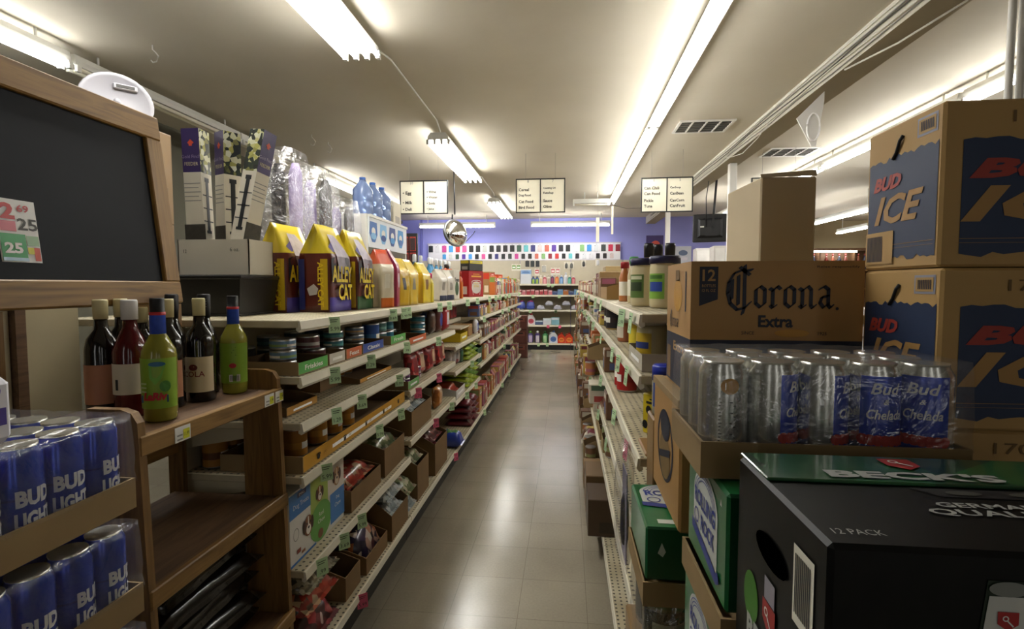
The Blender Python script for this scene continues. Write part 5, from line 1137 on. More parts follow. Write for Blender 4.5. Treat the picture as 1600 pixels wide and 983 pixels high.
def wrap(m, w, d, z0, z1, mat, nx=14, ny=8, lump=None, sag=.004):
    """film pulled over the top of a pack and down its sides"""
    V, F = [], []
    for j in range(ny + 1):
        for i in range(nx + 1):
            x, y = -w/2 + w*i/nx, -d/2 + d*j/ny; V.append((x, y, z1 + sag*mnoise.noise(Vector((x*30, y*30, 3)))))
    for j in range(ny):
        for i in range(nx): F.append((j*(nx+1)+i, j*(nx+1)+i+1, (j+1)*(nx+1)+i+1, (j+1)*(nx+1)+i))
    edge = [j*(nx+1) for j in range(ny, -1, -1)] + list(range(1, nx + 1)) + [j*(nx+1) + nx for j in range(1, ny + 1)] + [ny*(nx+1) + i for i in range(nx - 1, 0, -1)]
    prev = edge
    for s in range(1, 7):
        row = []
        for e in edge:
            x, y, z = V[e]; f_ = s/6; bul = 1.0 + .012*math.sin(f_*PI) * (1 if f_ < .7 else -1) + .03*f_*f_
            row.append(len(V)); V.append((x*bul*(1+.006*mnoise.noise(Vector((x*40, y*40, s)))), y*bul*(1+.008*mnoise.noise(Vector((x*40, y*40, s + 9)))), z + (z0 - z)*f_))
        for k in range(len(edge)): k2 = (k + 1) % len(edge); F.append((prev[k], row[k], row[k2], prev[k2]))
        prev = row
    return m.add(V, F, mat, True)
wrap(m, .332, .184, .046, .163, FILM); m.build('shrink_wrap', fl)
tag(fl, 'shrink-wrapped tray of silver and blue beer cans on the green cartons', 'can pack')

# Bud Ice style cases
BNAVY = M('#21314f', .5, var=.12, scale=12); BRED = M('#9c3428', .5, var=0.); BTAN = M('#a67f48', .55, var=0.)
def torn(m, fr, x0, x1, y0, y1, mt, seed=0, k=1.):
    """printed panel with a ragged, torn-looking top and bottom"""
    n = 22; rr = random.Random(seed); top = [(x0 + (x1-x0)*i/n, y1 + rr.uniform(-.006, .003)) for i in range(n + 1)]; bot = [(x0 + (x1-x0)*i/n, y0 + rr.uniform(-.003, .006)) for i in range(n + 1)]
    for i in range(n): m.poly(fr, [bot[i], bot[i+1], top[i+1], top[i]], mt, k)
def ice_case(w, d, h):
    o = E('beer_case'); MB().box(-w/2, w/2, -d/2, d/2, 0, h, TANBOX, .004).build('carton_body', o)
    for s, ln, nm in ((FRONT(-d/2), w, 'front'), (LEFT(-w/2), d, 'side')):
        L = MB(); torn(L, s, -ln*.46 + (.012 if nm == 'front' else .0), ln*.46, h*.07, h*.78, BNAVY, 3)
        
        if nm == 'front': L.text(s, 'BUD', -w*.405, h*.53, h*.12, BRED, 2.5, 'l', w*.56, bold=.05, shear=.3); L.text(s, 'ICE', -w*.43, h*.27, h*.22, BTAN, 2.5, 'l', w*.72, bold=.03, shear=.32)
        else: L.text(s, 'BUD', -ln*.18, h*.56, h*.1, BRED, 2.5, w=ln*.4, bold=.05, shear=.3); L.text(s, 'ICE', -ln*.02, h*.32, h*.2, BTAN, 2.5, w=ln*.66, bold=.03, shear=.32)
        L.rect(s, -ln*.44, h*.17, ln*.44, h*.173, BTAN, 2); L.rect(s, -ln*.44, h*.145, ln*.44, h*.147, BTAN, 2)
        L.build('lettering', o)
    s = LEFT(-w/2); L = MB(); L.rect(s, d*.2, h*.84, d*.44, h*.96, M('#8d8f9c', .5)); L.rect(s, d*.22, h*.855, d*.42, h*.945, TANBOX, 2)
    for q in range(8): L.rect(s, d*(.25 + q*.02), h*.87, d*(.26 + q*.02), h*.93, CINK, 3)
    L.build('barcode_print', o)
    L = MB(); L.rect(s, -d*.47, h*.04, -d*.06, h*.27, TANBOX, 3)
    for q in range(12): L.rect(s, -d*(.44 - q*.02), h*.06, -d*(.43 - q*.02), h*.24, CINK, 4)
    L.build('code_print', o)
    L = MB(); L.text(FRONT(-d/2), '17046L322285', .02, h*.86, h*.07, M('#6f5430', .7, var=0.), 2, w=w*.62); L.build('stamped_lettering', o)
    MB().tube([(-w/2 - .001, -d*.02, h*.9), (-w/2 - .004, 0, h*.87), (-w/2 - .002, d*.06, h*.8), (-w/2 - .003, d*.1, h*.76)], .0028, BLACK, 6).build('carry_cord', o)
    return o
for k in range(7):
    o = inst('icecase', lambda: ice_case(.38, .19, .2445)); o.location = (.553 + .19, .83 + .098, 1.478 - k*.2462 + .0008); o.rotation_euler = (0, 0, (.0, .03, -.02, .0, .02, 0, 0)[k])
    tag(o, f'tan case with blue panel and slanted lettering, {("topmost", "second from the top", "third from the top", "fourth from the top", "fifth from the top", "sixth from the top", "bottom")[k]} of its stack', 'case', None)

# Rolling Rock style green cartons and the black and green carton in front
RGR = M('#0f6a38', .35, var=.1, scale=5, coat=.3); RDG = M('#0a4a29', .4, var=.1); RWH = M('#c9cdc4', .45, var=.03); RBL = M('#2c3c8c', .45, var=.05)
def rock_face(L, s, x, y, w, h):
    """arched white shield with blue lettering and a ribbon"""
    L.poly(s, [(x + w*.5*math.cos(rad(a))*1.0, y + h*.2 + h*.3*math.sin(rad(a))) for a in range(0, 181, 12)] + [(x - w*.5, y - h*.28), (x + w*.5, y - h*.42)], RWH)
    for t in (.06, .12, .18): L.ring(s, x, y + h*.2, w*(.5 - t*.9), h*(.3 - t*.55), .0016, RBL, 2, 16, 0, 180)
    L.text(s, 'ROLLING', x, y + h*.06, h*.19, RBL, 2.5, w=w*.86, bold=.03); L.text(s, 'ROCK', x + w*.14, y - h*.18, h*.18, RBL, 2.5, w=w*.56, bold=.03)
    L.ring(s, x - w*.33, y - h*.08, w*.1, h*.09, .003, RBL, 2.6); L.poly(s, [(x - w*.52, y - h*.28), (x + w*.5, y - h*.46), (x + w*.62, y - h*.4), (x + w*.58, y - h*.3), (x + w*.5, y - h*.34), (x - w*.52, y - h*.16)], RBL, 3)
def rock_box(w, d, h, face='side'):
    o = E('beer_carton'); MB().box(-w/2, w/2, -d/2, d/2, 0, h, RGR, .004, faces={'-y': RDG}).build('carton_body', o); L = MB()
    if face == 'side': rock_face(L, LEFT(-w/2), 0, h*.5, d*.62, h*.86); L.poly(LEFT(-w/2), [(d*.36, h*.84), (d*.38, h*.9), (d*.4, h*.84)], RWH)
    else:
        rock_face(L, TOP(h, 0, 0), -w*.06, d*.14, w*.76, d*.7); L.rect(TOP(h), -w*.36, -d*.42, -w*.12, -d*.34, RWH)
    L.build('shield_lettering', o)
    L = MB(); f = FRONT(-d/2)
    for q in range(4): L.rect(f, -w*.1 + q*w*.055, h*.25, -w*.075 + q*w*.055, h*.62, RWH)
    L.poly(f, [(-w*.38, h*.52), (-w*.34, h*.72), (-w*.3, h*.55), (-w*.33, h*.45)], RWH); L.build('small_print', o)
    return o
o = rock_box(.32, .2, .155); o.location = (.363, .755, 1.033); tag(o, 'green carton with white arched shield facing the aisle, under the silver can tray', 'carton')
def boxtray(w, d, h, loc, label):
    o = E('cardboard_tray', loc); m = MB(); t = .004; m.box(-w/2, w/2, -d/2, d/2, 0, t, KRAFT)
    for q in ((-w/2, w/2, -d/2, -d/2+t), (-w/2, w/2, d/2-t, d/2), (-w/2, -w/2+t, -d/2+t, d/2-t), (w/2-t, w/2, -d/2+t, d/2-t)): m.box(*q, t, h, KRAFT)
    m.build('tray_body', o); return tag(o, label, 'tray')
boxtray(.335, .215, .045, (.363, .755, .986), 'tan cardboard tray between the two shield-printed green cartons')
o = rock_box(.32, .2, .155); o.location = (.363, .77, .83); tag(o, 'green carton with white arched shield, lower one below the tan tray', 'carton')
for k in range(5):
    o = inst('plainstack', lambda: carton(.34, .22, .164, '#8f7146', None, None, None, '#7a5f38', name='supply_carton')); o.location = (.37, .77, .0005 + k*.1655); tag(o, f'plain tan carton under the green shield cartons, {("bottom", "second", "third", "fourth", "topmost")[k]} of its pile', 'carton')
o = rock_box(.2, .23, .11, 'top'); o.location = (.262, 1.145, .855); tag(o, 'green carton lying flat with the shield upward under the crest carton', 'carton')
boxtray(.21, .24, .05, (.262, 1.145, .803), 'tan cardboard tray holding the flat green carton')
# wrapped cans with olive lids under the flat green carton
OLV = M('#6b6a2c', .4); o = E('jar_pack', (.262, 1.145, .66))
for i in range(2):
    for j in range(2):
        jr = jar(.045, .138, OLV, c('#3a3d2c', .25, coat=.6), c('#9aa08a'), ((.3, .5, c('#3a5a7a')),), 'jar', .03, 16, .9); jr.parent = o; jr.location = (-.05 + i*.1, -.055 + j*.11, .001); jr.rotation_euler = (0, 0, .5)
m = MB(); wrap(m, .196, .212, .004, .141, FILMD, 8, 8); m.build('shrink_wrap', o); tag(o, 'plastic-wrapped pack of dark jars with olive lids under the flat green carton', 'jar pack')
for k in range(4):
    o = inst('plainstack2', lambda: carton(.22, .24, .163, '#8a6c42', None, None, None, '#7a5f38', name='supply_carton')); o.location = (.262, 1.145, .0005 + k*.1645); tag(o, f'tan carton under the wrapped jars, {("bottom", "second", "third", "topmost")[k]} of its pile', 'carton')
for k in range(3):
    o = inst('plainstack3', lambda: carton(.165, .29, .318, '#8a6c42', None, None, None, '#7a5f38', name='supply_carton')); o.location = (.457, 1.145, .0005 + k*.3185); tag(o, f'tall tan carton behind the wrapped jars, {("bottom", "middle", "topmost")[k]} of its pile', 'carton')
# the black and green carton at the front
KBK = M('#090b0a', .42, spec=.25, var=.2, scale=4); KGR = speckle('dark_green_foil', [(0, '#0c2a16'), (.5, '#145026'), (1, '#1d6a30')], 6, .4); SLV = M('#a9aba6', .4, var=0.); KRD = M('#a32626', .45, var=0.)
def key_mark(L, s, x, y, sc, k=3.):
    """red shield with a white key"""
    L.poly(s, [(x - sc, y + sc), (x + sc, y + sc), (x + sc, y - sc*.3), (x, y - sc), (x - sc, y - sc*.3)], KRD, k); L.ring(s, x - sc*.3, y + sc*.35, sc*.3, sc*.3, sc*.12, WHITE, k + 1); L.poly(s, [(x - sc*.1, y + sc*.2), (x + sc*.5, y - sc*.4), (x + sc*.4, y - sc*.52), (x - sc*.2, y + sc*.1)], WHITE, k + 1)
def black_box(w, d, h, hero):
    o = E('beer_carton'); m = MB(); m.box(-w/2, w/2, -d/2, d/2, 0, h, KBK, .004); m.build('carton_body', o)
    if not hero: return o
    m = MB(); m.box(-w/2 + .002, w/2, d*.12, d/2 + .001, h + .0002, h + .004, KGR, .0012).build('green_top_flap', o)
    T = TOP(h + .0043); L = MB(); L.text(T, "BECK'S", -.05, d*.15, d*.1, SLV, 1.5, w=w*.42, bold=.045); L.build('brand_lettering', o)
    L = MB(); key_mark(L, T, -.04, d*.37, d*.08, 1.5); L.build('key_print', o)
    m = MB(); t2 = TOP(h); m.poly(t2, [(-w*.17, d*.1), (w*.3, d*.1), (w*.26, d*.0), (-w*.12, d*.0)], BLACK)
    for q in range(3): m.disc(t2, w*(-.06 + q*.14), d*.045, w*.04, d*.025, M('#4a4a44', .4), 2)
    m.build('carry_slot', o)
    L = MB(); L.text(t2, 'GERMAN', -w*.06, -d*.12, d*.05, SLV, 2, w=w*.22, bold=.02); L.text(t2, 'QUALITY', -w*.06, -d*.21, d*.07, SLV, 2, w=w*.3, bold=.02); L.text(t2, '12 FL OZ', w*.0, -d*.32, d*.04, SLV, 2, w=w*.12); L.build('top_lettering', o)
    L = MB(); L.text(t2, '12 PACK', -w*.42, -d*.42, d*.045, SLV, 2, w=w*.1); L.build('corner_lettering', o)
    s = LEFT(-w/2); m = MB()
    hole = [(.045*math.cos(rad(a))*.9 + (.0), h*.72 + .016*math.sin(rad(a))) for a in range(0, 360, 20)]; m.poly(s, [(a - d*.02, b) for a, b in hole], M('#010101', .9, spec=0., var=0.), 1.2); m.build('hand_hole', o)
    L = MB(); L.rect(s, d*.22, h*.58, d*.4, h*.88, PAPER, 1.2)
    for q in range(9): L.rect(s, d*(.24 + q*.016), h*.62, d*(.248 + q*.016), h*.85, BLACK, 2)
    L.build('barcode_print', o)
    L = MB(); L.disc(s, -d*.26, h*.4, d*.1, h*.12, M('#3f7a1f', .5, var=.4), 1.); L.text(s, "BECK'S", -.01, h*.2, h*.12, SLV, 2, w=d*.5, bold=.04); L.build('side_lettering', o)
    L = MB(); key_mark(L, s, -d*.02, h*.43, .016, 2); L.rect(s, -d*.08, h*.5, d*.04, h*.6, M('#9a97a0', .5), 1.5); L.build('side_key_print', o)
    f = FRONT(-d/2); L = MB(); x = -.075
    L.poly(f, [(x - .028, 0), (x + .028, 0), (x + .028, h*.48), (x + .02, h*.7), (x + .0145, h*.91), (x - .0145, h*.91), (x - .02, h*.7), (x - .028, h*.48)], M('#1a2a1c', .4), 1); L.poly(f, [(x - .022, h*.45), (x + .022, h*.45), (x + .018, h*.7), (x + .0135, h*.86), (x - .0135, h*.86), (x - .018, h*.7)], M('#c2c4be', .5, var=0.), 2); L.disc(f, x, h*.885, .0142, .006, M('#7a7d78', .4), 2.5); key_mark(L, f, x, h*.78, .0075, 3); L.build('bottle_print', o)
    return o
o = black_box(.41, .215, .24, True); o.location = (.209 + .205, .5275, 1.0052); tag(o, 'black beer carton with a green top flap, front-most at the right', 'carton')
for k in range(4):
    o = inst('blk', lambda: black_box(.41, .215, .248, False)); o.location = (.414, .5275, .0015 + k*.25); tag(o, f'black carton under the green-topped one, {("bottom", "second from the floor", "third from the floor", "directly beneath it")[k]}', 'carton')
# tall plain carton standing on the shelf top
o = E('tall_plain_carton', (.642, 1.738, ZR(0, 0))); PLN = M('#b9a98c', .8, var=.05, scale=4)
MB().box(-.08, .08, -.135, .135, 0, .395, PLN, .004).build('carton_body', o)
MB().add([(-.08, -.135, .394), (.08, -.135, .398), (.08, -.131, .416), (-.08, -.131, .404)] + [(-.08, -.132, .394), (.08, -.132, .398), (.08, -.128, .416), (-.08, -.128, .404)], [(0, 1, 2, 3), (7, 6, 5, 4), (3, 2, 6, 7), (0, 3, 7, 4), (1, 5, 6, 2)], PLN).build('top_flap', o); o.rotation_euler = (0, 0, rad(3)); tag(o, 'tall plain beige carton standing above the navy-based beer carton', 'carton')
# ------------------------------------------------------------------ oak display rack, chalkboard and bottles at the left
o = E('display_rack', (0, 0, 0))
RY0, RY1, RXF, RXB = 1.03, 1.572, -.94, -1.3
def side_panel(y, w=.02, deep=.11, zt=1.18):
    m = MB(); P = [(RXF + .045, 0), (RXF + .01, zt - .03), (RXF - .004, zt - .008), (RXF - .03, zt), (RXF - deep, zt), (RXF - deep, 0)]
    k = len(P); m.add([(a, y, b) for a, b in P] + [(a, y + w, b) for a, b in P], [tuple(range(k)), tuple(k + i for i in range(k))[::-1]] + [(i, i + k, (i+1) % k + k, (i+1) % k) for i in range(k)], WOODZ); return m
side_panel(RY0 - .02).build('side_panel', o); side_panel(RY1 - .02).build('side_panel', o)
for y in (RY0 - .02, RY1 - .02): MB().box(RXB - .02, RXB + .03, y, y + .02, 0, 1.392, WOODZ).build('back_post', o)
for i, (z, fx) in enumerate(((1.115, .0), (.765, .012), (.37, .028), (.08, .038))):
    sh = MB().box(RXB, RXF + fx - .004, RY0 + .002, RY1 - .022, z - .018, z, WOODD, .001).build('shelf', o)
    MB().box(RXF + fx - .004, RXF + fx + .014, RY0 - .018, RY1 + .004, z - .042, z + .004, WOODY, .003).build('front_rail', sh)
    if i == 0:
        for y, w in ((1.135, .05), (1.5, .05), (1.556, .045)):
            m = MB(); fr = RIGHT(RXF + .0145, y, z - .024); m.box(RXF + .0142, RXF + .0156, y - w/2, y + w/2, z - .04, z - .004, WHITE); fr = RIGHT(RXF + .0158, y, z - .024)
            m.rect(fr, -w*.4, -.012, -w*.05, -.008, G1); m.rect(fr, -w*.4, -.002, -w*.05, .002, G1); m.rect(fr, 0, -.012, w*.42, .012, c('#d8d82a')); m.text(fr, '11.99', w*.21, -.005, .01, INK, 2, w=w*.34); m.build('price_tag', sh)
MB().box(RXB, RXB + .02, RY0 + .002, RY1 - .022, .9, .935, WOODY).build('cross_rail', o)
tag(o, 'oak display rack with bottles on its top shelf', 'rack')
# chalkboard standing on the back posts, leaning back
o = E('chalkboard', (-1.262, 0, 1.395)); y0, y1, H_ = .955, 1.56, .6; lean = rad(-6.5); CHK = M('#15181d', .6, spec=.2, var=.12, scale=3)
o.rotation_euler = (0, lean, 0)
MB().box(-.012, -.002, y0 + .05, y1 - .05, .05, H_ - .05, CHK).build('slate_panel', o)
OAK2 = wood('oak_frame', '#6b4d20', '#916c31', 'Y'); OAK3 = wood('oak_frame_upright', '#6b4d20', '#916c31', 'Z')
MB().box(-.02, .012, y0, y1, 0, .07, OAK2, .004).build('bottom_rail', o); MB().box(-.02, .012, y0, y1, H_ - .075, H_, OAK2, .004).build('top_rail', o)
MB().box(-.02, .011, y0, y0 + .06, .07, H_ - .075, OAK3, .003).build('side_stile', o); MB().box(-.02, .011, y1 - .06, y1, .07, H_ - .075, OAK3, .003).build('side_stile', o)
tag(o, 'black chalkboard in a wide oak frame above the bottle rack', 'chalkboard')
fl = E('price_flyer', (-1.2679, 1.08, 1.4467)); fl.rotation_euler = (0, lean, 0); fl.scale = (1, 1, .8)
m = MB(); m.box(-.0018, -.0008, -.04, .05, .075, .26, WHITE); m.build('paper', fl)
fr = RIGHT(-.0006, 0, 0); L = MB(); FR_, FG = c('#b02a2a'), c('#3f9a5a')
L.text(fr, '2', -.016, .2, .048, FR_, 2, bold=.05); L.text(fr, '69', .02, .224, .022, FR_, 2, bold=.03); L.rect(fr, -.035, .165, .0, .195, c('#c9707a')); L.text(fr, '25', .026, .17, .036, G3, 2, bold=.02); L.rect(fr, -.038, .078, .018, .158, FG); L.text(fr, '25', -.012, .1, .032, WHITE, 3, bold=.04); L.rect(fr, .02, .125, .048, .155, c('#8fae8a')); L.rect(fr, .02, .1, .034, .12, c('#c9c23a')); L.rect(fr, .034, .08, .048, .12, c('#c24a32')); L.rect(fr, -.038, .078, .018, .088, c('#a9c8d8'), 3)
L.build('lettering', fl); tag(fl, 'printed price flyer reading 2.69 stuck on the chalkboard', 'flyer')

GLD = M('#120d0a', .12, var=.1, coat=.5); GRED = M('#5a1416', .12, var=.15, coat=.5, glass=.2); GYG = M('#a8a43c', .1, var=.08, glass=.35, coat=.4); CRM = M('#cfc391', .45, var=.04)
def wine(r, h, lab): return bottle([(r*.9, 0), (r, .006), (r, h*.56), (r*.85, h*.66), (r*.42, h*.74), (r*.36, h*.84)], CRM, GLD, [(r*.42, h*.83), (r*.44, h*.985), (r*.4, h), (.0001, h)], (h*.1, h*.44, r + .0008, lab, 185, 345, (lambda L: [L.text(Cyl(r + .001, 262, h*.25), 'COLA', 0, 0, .016, c('#7a2a22'), 1.5, bold=.01), L.disc(Cyl(r + .001, 262, h*.34), 0, 0, .012, .009, c('#6a2a22'), 1.5)]) if lab is LABC else (lambda L: None)), 'wine_bottle')
LABC = M('#cbbb98', .6, var=.05); LABO = M('#b07a58', .6, var=.08)
LRED = M('#b8242a', .5, var=0.); LBLU = M('#2c50b8', .3, var=.3, scale=70); LGRN = M('#86ab30', .4, var=.12)
def margarita(back):
    r, h = .0375, .305; o = E('cocktail_bottle')
    MB().lathe([(r*.8, 0), (r*.95, .005), (r*.98, .03), (r*1.04, h*.52), (r*.98, h*.58), (r*.62, h*.67), (r*.42, h*.72), (r*.4, h*.8)], 24, GYG).build('body', o)
    MB().lathe([(r*.46, h*.7), (r*.46, h*.86, LBLU), (r*.47, h*.862, LRED), (r*.47, h*.885), (r*.42, h*.887, BLACK), (r*.42, h*.985), (r*.4, h), (.0001, h)], 16, LBLU).build('capsule', o)
    m = MB(); V, F = [], []; k = 14
    for i in range(k + 1):
        a = rad(180 + 175*i/k); V += [(r*1.02*math.cos(a), r*1.02*math.sin(a), .035), (r*1.055*math.cos(a), r*1.055*math.sin(a), h*.52)]
    m.add(V, [(2*i, 2*i+2, 2*i+3, 2*i+1) for i in range(k)], LGRN, True); f = Cyl(r*1.062, 266, 0)
    if back: m.rect(f, 0, .04, .03, .062, WHITE, 2); [m.rect(f, .003 + .003*q, .043, .0045 + .003*q, .059, INK, 3) for q in range(8)]; [m.rect(f, -.03, .145 - .008*q, .02 - .005*(q % 3), .147 - .008*q, c('#5f8a1e'), 2) for q in range(4)]; m.disc(f, .01, .09, .01, .008, LRED, 2, 12)
    else:
        m.poly(f, [(-.005, .145), (.03, .145), (.02, .11), (.008, .095), (-.004, .11)], c('#6fae2a'), 2); m.disc(f, .012, .145, .018, .006, c('#2c6a8c'), 2.5, 14); m.rect(f, -.03, .05, .034, .068, c('#2a5a8a'), 2); m.disc(f, .028, .09, .012, .014, c('#4f8a3a'), 2); m.text(f, 'LaRiv', .006, .056, .02, LRED, 3, w=.052, bold=.06, shear=.2); [m.rect(f, -.034, .075 + .01*q, -.012, .079 + .01*q, c('#b9d0a0'), 2) for q in range(3)]
    m.build('label', o); return o
def dark_bottle():
    r, h = .037, .31; o = E('dark_bottle')
    MB().lathe([(r*.9, 0), (r, .006), (r, h*.5), (r*.8, h*.62), (r*.45, h*.72), (r*.4, h*.8)], 20, GLD).build('body', o)
    m = MB(); m.lathe([(r*.44, h*.76), (r*.5, h*.86), (r*.5, h*.985), (r*.44, h), (.0001, h)], 16, BLACK)
    for q in range(24): f = Cyl(r*.51, 262, h*.87); m.rect(f, -.016 + .006*(q % 6), .008*(q//6), -.014 + .006*(q % 6), .003 + .008*(q//6), STEEL, 1)
    m.build('cap', o); return o
def redb():
    r, h = .04, .3; return bottle([(r*.9, 0), (r, .006), (r, h*.56), (r*.7, h*.68), (r*.4, h*.76), (r*.38, h*.84)], M('#d8d6d0', .4), GRED, [(r*.46, h*.83), (r*.46, h*.985), (r*.42, h), (.0001, h)], (h*.2, h*.46, r + .0008, M('#cfc6ae', .6), 185, 345, lambda L: [L.rect(Cyl(r + .001, 235, 0), 0, h*.24, .002*q + .004, h*.33, INK, 1 + .01*q) for q in range(3)]), 'red_bottle')
def stand(o, u, v, y, label, rz=-.4):
    p = at(u, v, y=y); o.location = (p.x, y, 1.1155); o.rotation_euler = (0, 0, rz); tag(o, label, 'bottle', None)
stand(margarita(False), 250, 600, 1.17, 'pale green cocktail bottle with a glass picture on its label, nearest on the rack', .35)
stand(margarita(True), 366, 560, 1.5, 'pale green cocktail bottle at the far end of the rack with a barcode label', .3)
stand(redb(), 205, 560, 1.205, 'red bottle with a white cap between dark bottles on the rack', .4)
stand(wine(.0385, .3, LABO), 160, 560, 1.215, 'dark wine bottle with amber label and cream cap, first on the rack', .5)
stand(wine(.0385, .3, LABC), 313, 560, 1.385, 'dark wine bottle with a large cream label on the rack', .3)
stand(wine(.0385, .3, LABO), 190, 520, 1.305, 'dark wine bottle with cream cap half hidden behind the first one', .3)
stand(wine(.0385, .272, LABO), 222, 520, 1.41, 'dark wine bottle with cream cap behind the red bottle', .3)
stand(wine(.0385, .3, LABO), 262, 520, 1.3, 'dark wine bottle with cream cap behind the nearest cocktail bottle', .3)
stand(dark_bottle(), 270, 520, 1.47, 'black bottle with dotted cap behind the cream-labelled wine', .3)
stand(dark_bottle(), 320, 520, 1.49, 'black bottle with dotted cap beside the barcode-labelled cocktail bottle', .3)
# dark glossy bags piled on the low rack shelf
CHB = M('#15100f', .25, var=.5, scale=24, coat=.6); CHE = M('#6d6a62', .3, var=.2)
for k in range(5):
    m = MB(); pillow(m, .42, .27, .056, CHB, 12, k + 3, .2, pick=lambda u_, v, t: (CHE if u_ > .86 else (c('#5d5a4a', .3) if t and abs(u_ - .3) < .2 and abs(v) < .25 else None)))
    o = m.build('charcoal_bag'); o.location = (-1.13 + .012*(k % 2), 1.33 + .01*((k*3) % 3), .3715 + k*.0625); o.rotation_euler = (0, 0, PI/2 + (.05, -.06, .04, -.03, .06)[k]); tag(o, f'glossy black bag with pale end on the low rack shelf, {("bottom", "second", "middle", "fourth", "topmost")[k]} of five', 'bag')
# cream panel with brown posts seen behind the rack
o = E('partition_panel', (-1.66, 0, 0)); PB = M('#b0a382', .7, var=.06)
for y0_, y1_ in ((.55, 1.02), (1.06, 1.35), (1.38, 1.57)): MB().box(-.012, .012, y0_, y1_, .7, 1.44, PB).build('board', o)
for y in (.53, 1.025, 1.355): MB().box(-.02, .03, y, y + .03, 0, 1.46, WOODD).build('upright', o)
MB().box(-.02, .02, .53, 1.57, .66, .7, WOODD).build('cross_rail', o)
tag(o, 'cream board partition with brown uprights behind the bottle rack', 'partition')
# white round lid resting on cartons behind the chalkboard
for k in range(2):
    o = carton(.4, .3, .356, '#8a6c42', None, None, None, '#7a5f38', name='supply_carton'); o.location = (-1.66, 1.87, ZL(0, 0) + k*.357); tag(o, f'tan carton behind the chalkboard, {("lower", "upper")[k]} of two', 'carton'); o.scale = (.4, .42, 1)
o = E('bucket_lid', (-1.76, 1.88, 2.054), rot=(rad(78), rad(0), rad(48))); LW = M('#b4b2b8', .35, var=.03)
m = MB(); m.lathe([(.0001, .0), (.105, .0), (.118, .006), (.122, .016), (.118, .02), (.106, .012), (.0001, .012)], 32, LW); m.v = [(a, b + .122, zz) for a, b, zz in m.v]; m.build('lid_disc', o)
m = MB(); m.box(-.01, .07, .175, .2, .012, .022, LW, .004); m.build('grip', o); m = MB(); m.box(0, .06, .182, .194, .022, .0235, G3); m.build('vent_slot', o); m = MB(); m.lathe([(.012, .012), (.012, .022), (.0001, .022)], 10, LW, (0, .122, 0)); m.build('pour_cap', o)
tag(o, 'round white plastic lid showing above the chalkboard', 'lid')

# shrink-wrapped trays of blue cans in the lower left corner
BLC = M('#2040b0', .22, .4, var=.1); BLD = M('#182f92', .22, .4, var=.1)
def blue_can():
    o = E('can'); r, h = .0325, .168; n = 20
    MB().lathe([(r*.8, 0, SIL), (r, .008, BLC), (r, h*.52, BLD), (r, h*.54, BLC), (r, h*.9), (r*.84, h*.975, SIL), (r*.85, h)], n, BLC).build('can_body', o)
    MB().lathe([(r*.85, h-.001), (r*.77, h-.006), (.0001, h-.006)], 14, SIL).build('can_lid', o)
    L = MB(); f = Cyl(r, 0, 0); W = M('#c9ccd6', .4, var=0.)
    L.text(f, 'BUD', 0, .076, .026, W, 1.5, w=.05, bold=.05); L.text(f, 'LIGHT', 0, .042, .026, W, 1.5, w=.054, bold=.05); L.build('lettering', o); return o
PF = film('pack_film', haze=.025, gloss=.08, scale=12)
for k in range(6):
    z = 1.036 - k*.2065; o = E('can_pack', (-.94, .655 + .008*k, z)); w, d = .278, .412
    m = MB(); m.box(-w/2, w/2, -d/2, d/2, 0, t, KRAFT)
    for q in ((-w/2, w/2, -d/2, -d/2+t), (-w/2, w/2, d/2-t, d/2), (-w/2, -w/2+t, -d/2+t, d/2-t), (w/2-t, w/2, -d/2+t, d/2-t)): m.box(*q, t, .056, KRAFT)
    m.build('tray', o)
    for i in range(4):
        for j in range(6):
            cn = inst('bluecan', blue_can); cn.parent = o; cn.location = (-.0995 + i*.0664, -.166 + j*.0664, .0045); cn.rotation_euler = (0, 0, (.15, -.3, .25, .0, -.2, .3)[(j + k) % 6] if i == 3 else R.uniform(0, 6))
    m = MB(); wrap(m, .272, .406, .05, .1795, PF, 12, 16); m.build('shrink_wrap', o)
    tag(o, f'shrink-wrapped tray of blue beer cans, {("topmost", "second from the top", "third from the top", "fourth from the top", "fifth from the top", "bottom")[k]} of the corner stack', 'can pack')
o = E('paper_pack', (at(19, 615, y=.66).x - .05, .60, 1.036 + .1845)); m = MB(); m.box(-.05, .05, -.065, .065, 0, .1, M('#dcdbe2', .5, var=.04), .012); m.build('pack_body', o); L = MB(); L.rect(RIGHT(.0505), .01, .03, .05, .055, c('#5a4aa0')); L.disc(RIGHT(.0505), .03, .08, .014, .012, c('#6a5ab0')); L.build('print', o)
tag(o, 'white pack with purple print on top of the blue cans', 'pack')

# ------------------------------------------------------------------ back of the store
BKY = 11.62; PGB = M('#b3ab98', .75, var=.06)
LEV_B = [1.5, 1.25, .91, .565, .15]
for i in range(5):
    x0 = -3.5 + i*1.2
    o = E('wall_shelving_bay', (x0, BKY, 0)); MB().box(.005, 1.195, .56, .6, .05, 2.06, PGB).build('back_panel', o); MB().box(.005, 1.195, .02, .56, 0, .1, BLACK).build('kick_base', o)
    for z in LEV_B:
        sh = MB().box(.005, 1.195, .01, .56, z - .025, z, CREAM, .003).build('shelf', o); MB().box(.005, 1.195, 0, .01, z - .035, z + .004, CHAN).build('price_channel', sh)
        for q in range(3):
            if R.random() < .7:
                x = R.uniform(.1, 1.1); col = TAGP if z == .565 and i == 2 else TAGG; MB().box(x - .03, x + .03, -.004, -.001, z - .07, z, col).build('price_tag', sh)
    tag(o, f'cream wall shelving bay against the back wall, {ORD[i]} from the purple corner', 'shelving')
BKN = {0: 'the top shelf of the back wall', 1: 'the second shelf of the back wall', 2: 'the third shelf of the back wall', 3: 'the fourth shelf of the back wall', 4: 'the bottom shelf of the back wall'}
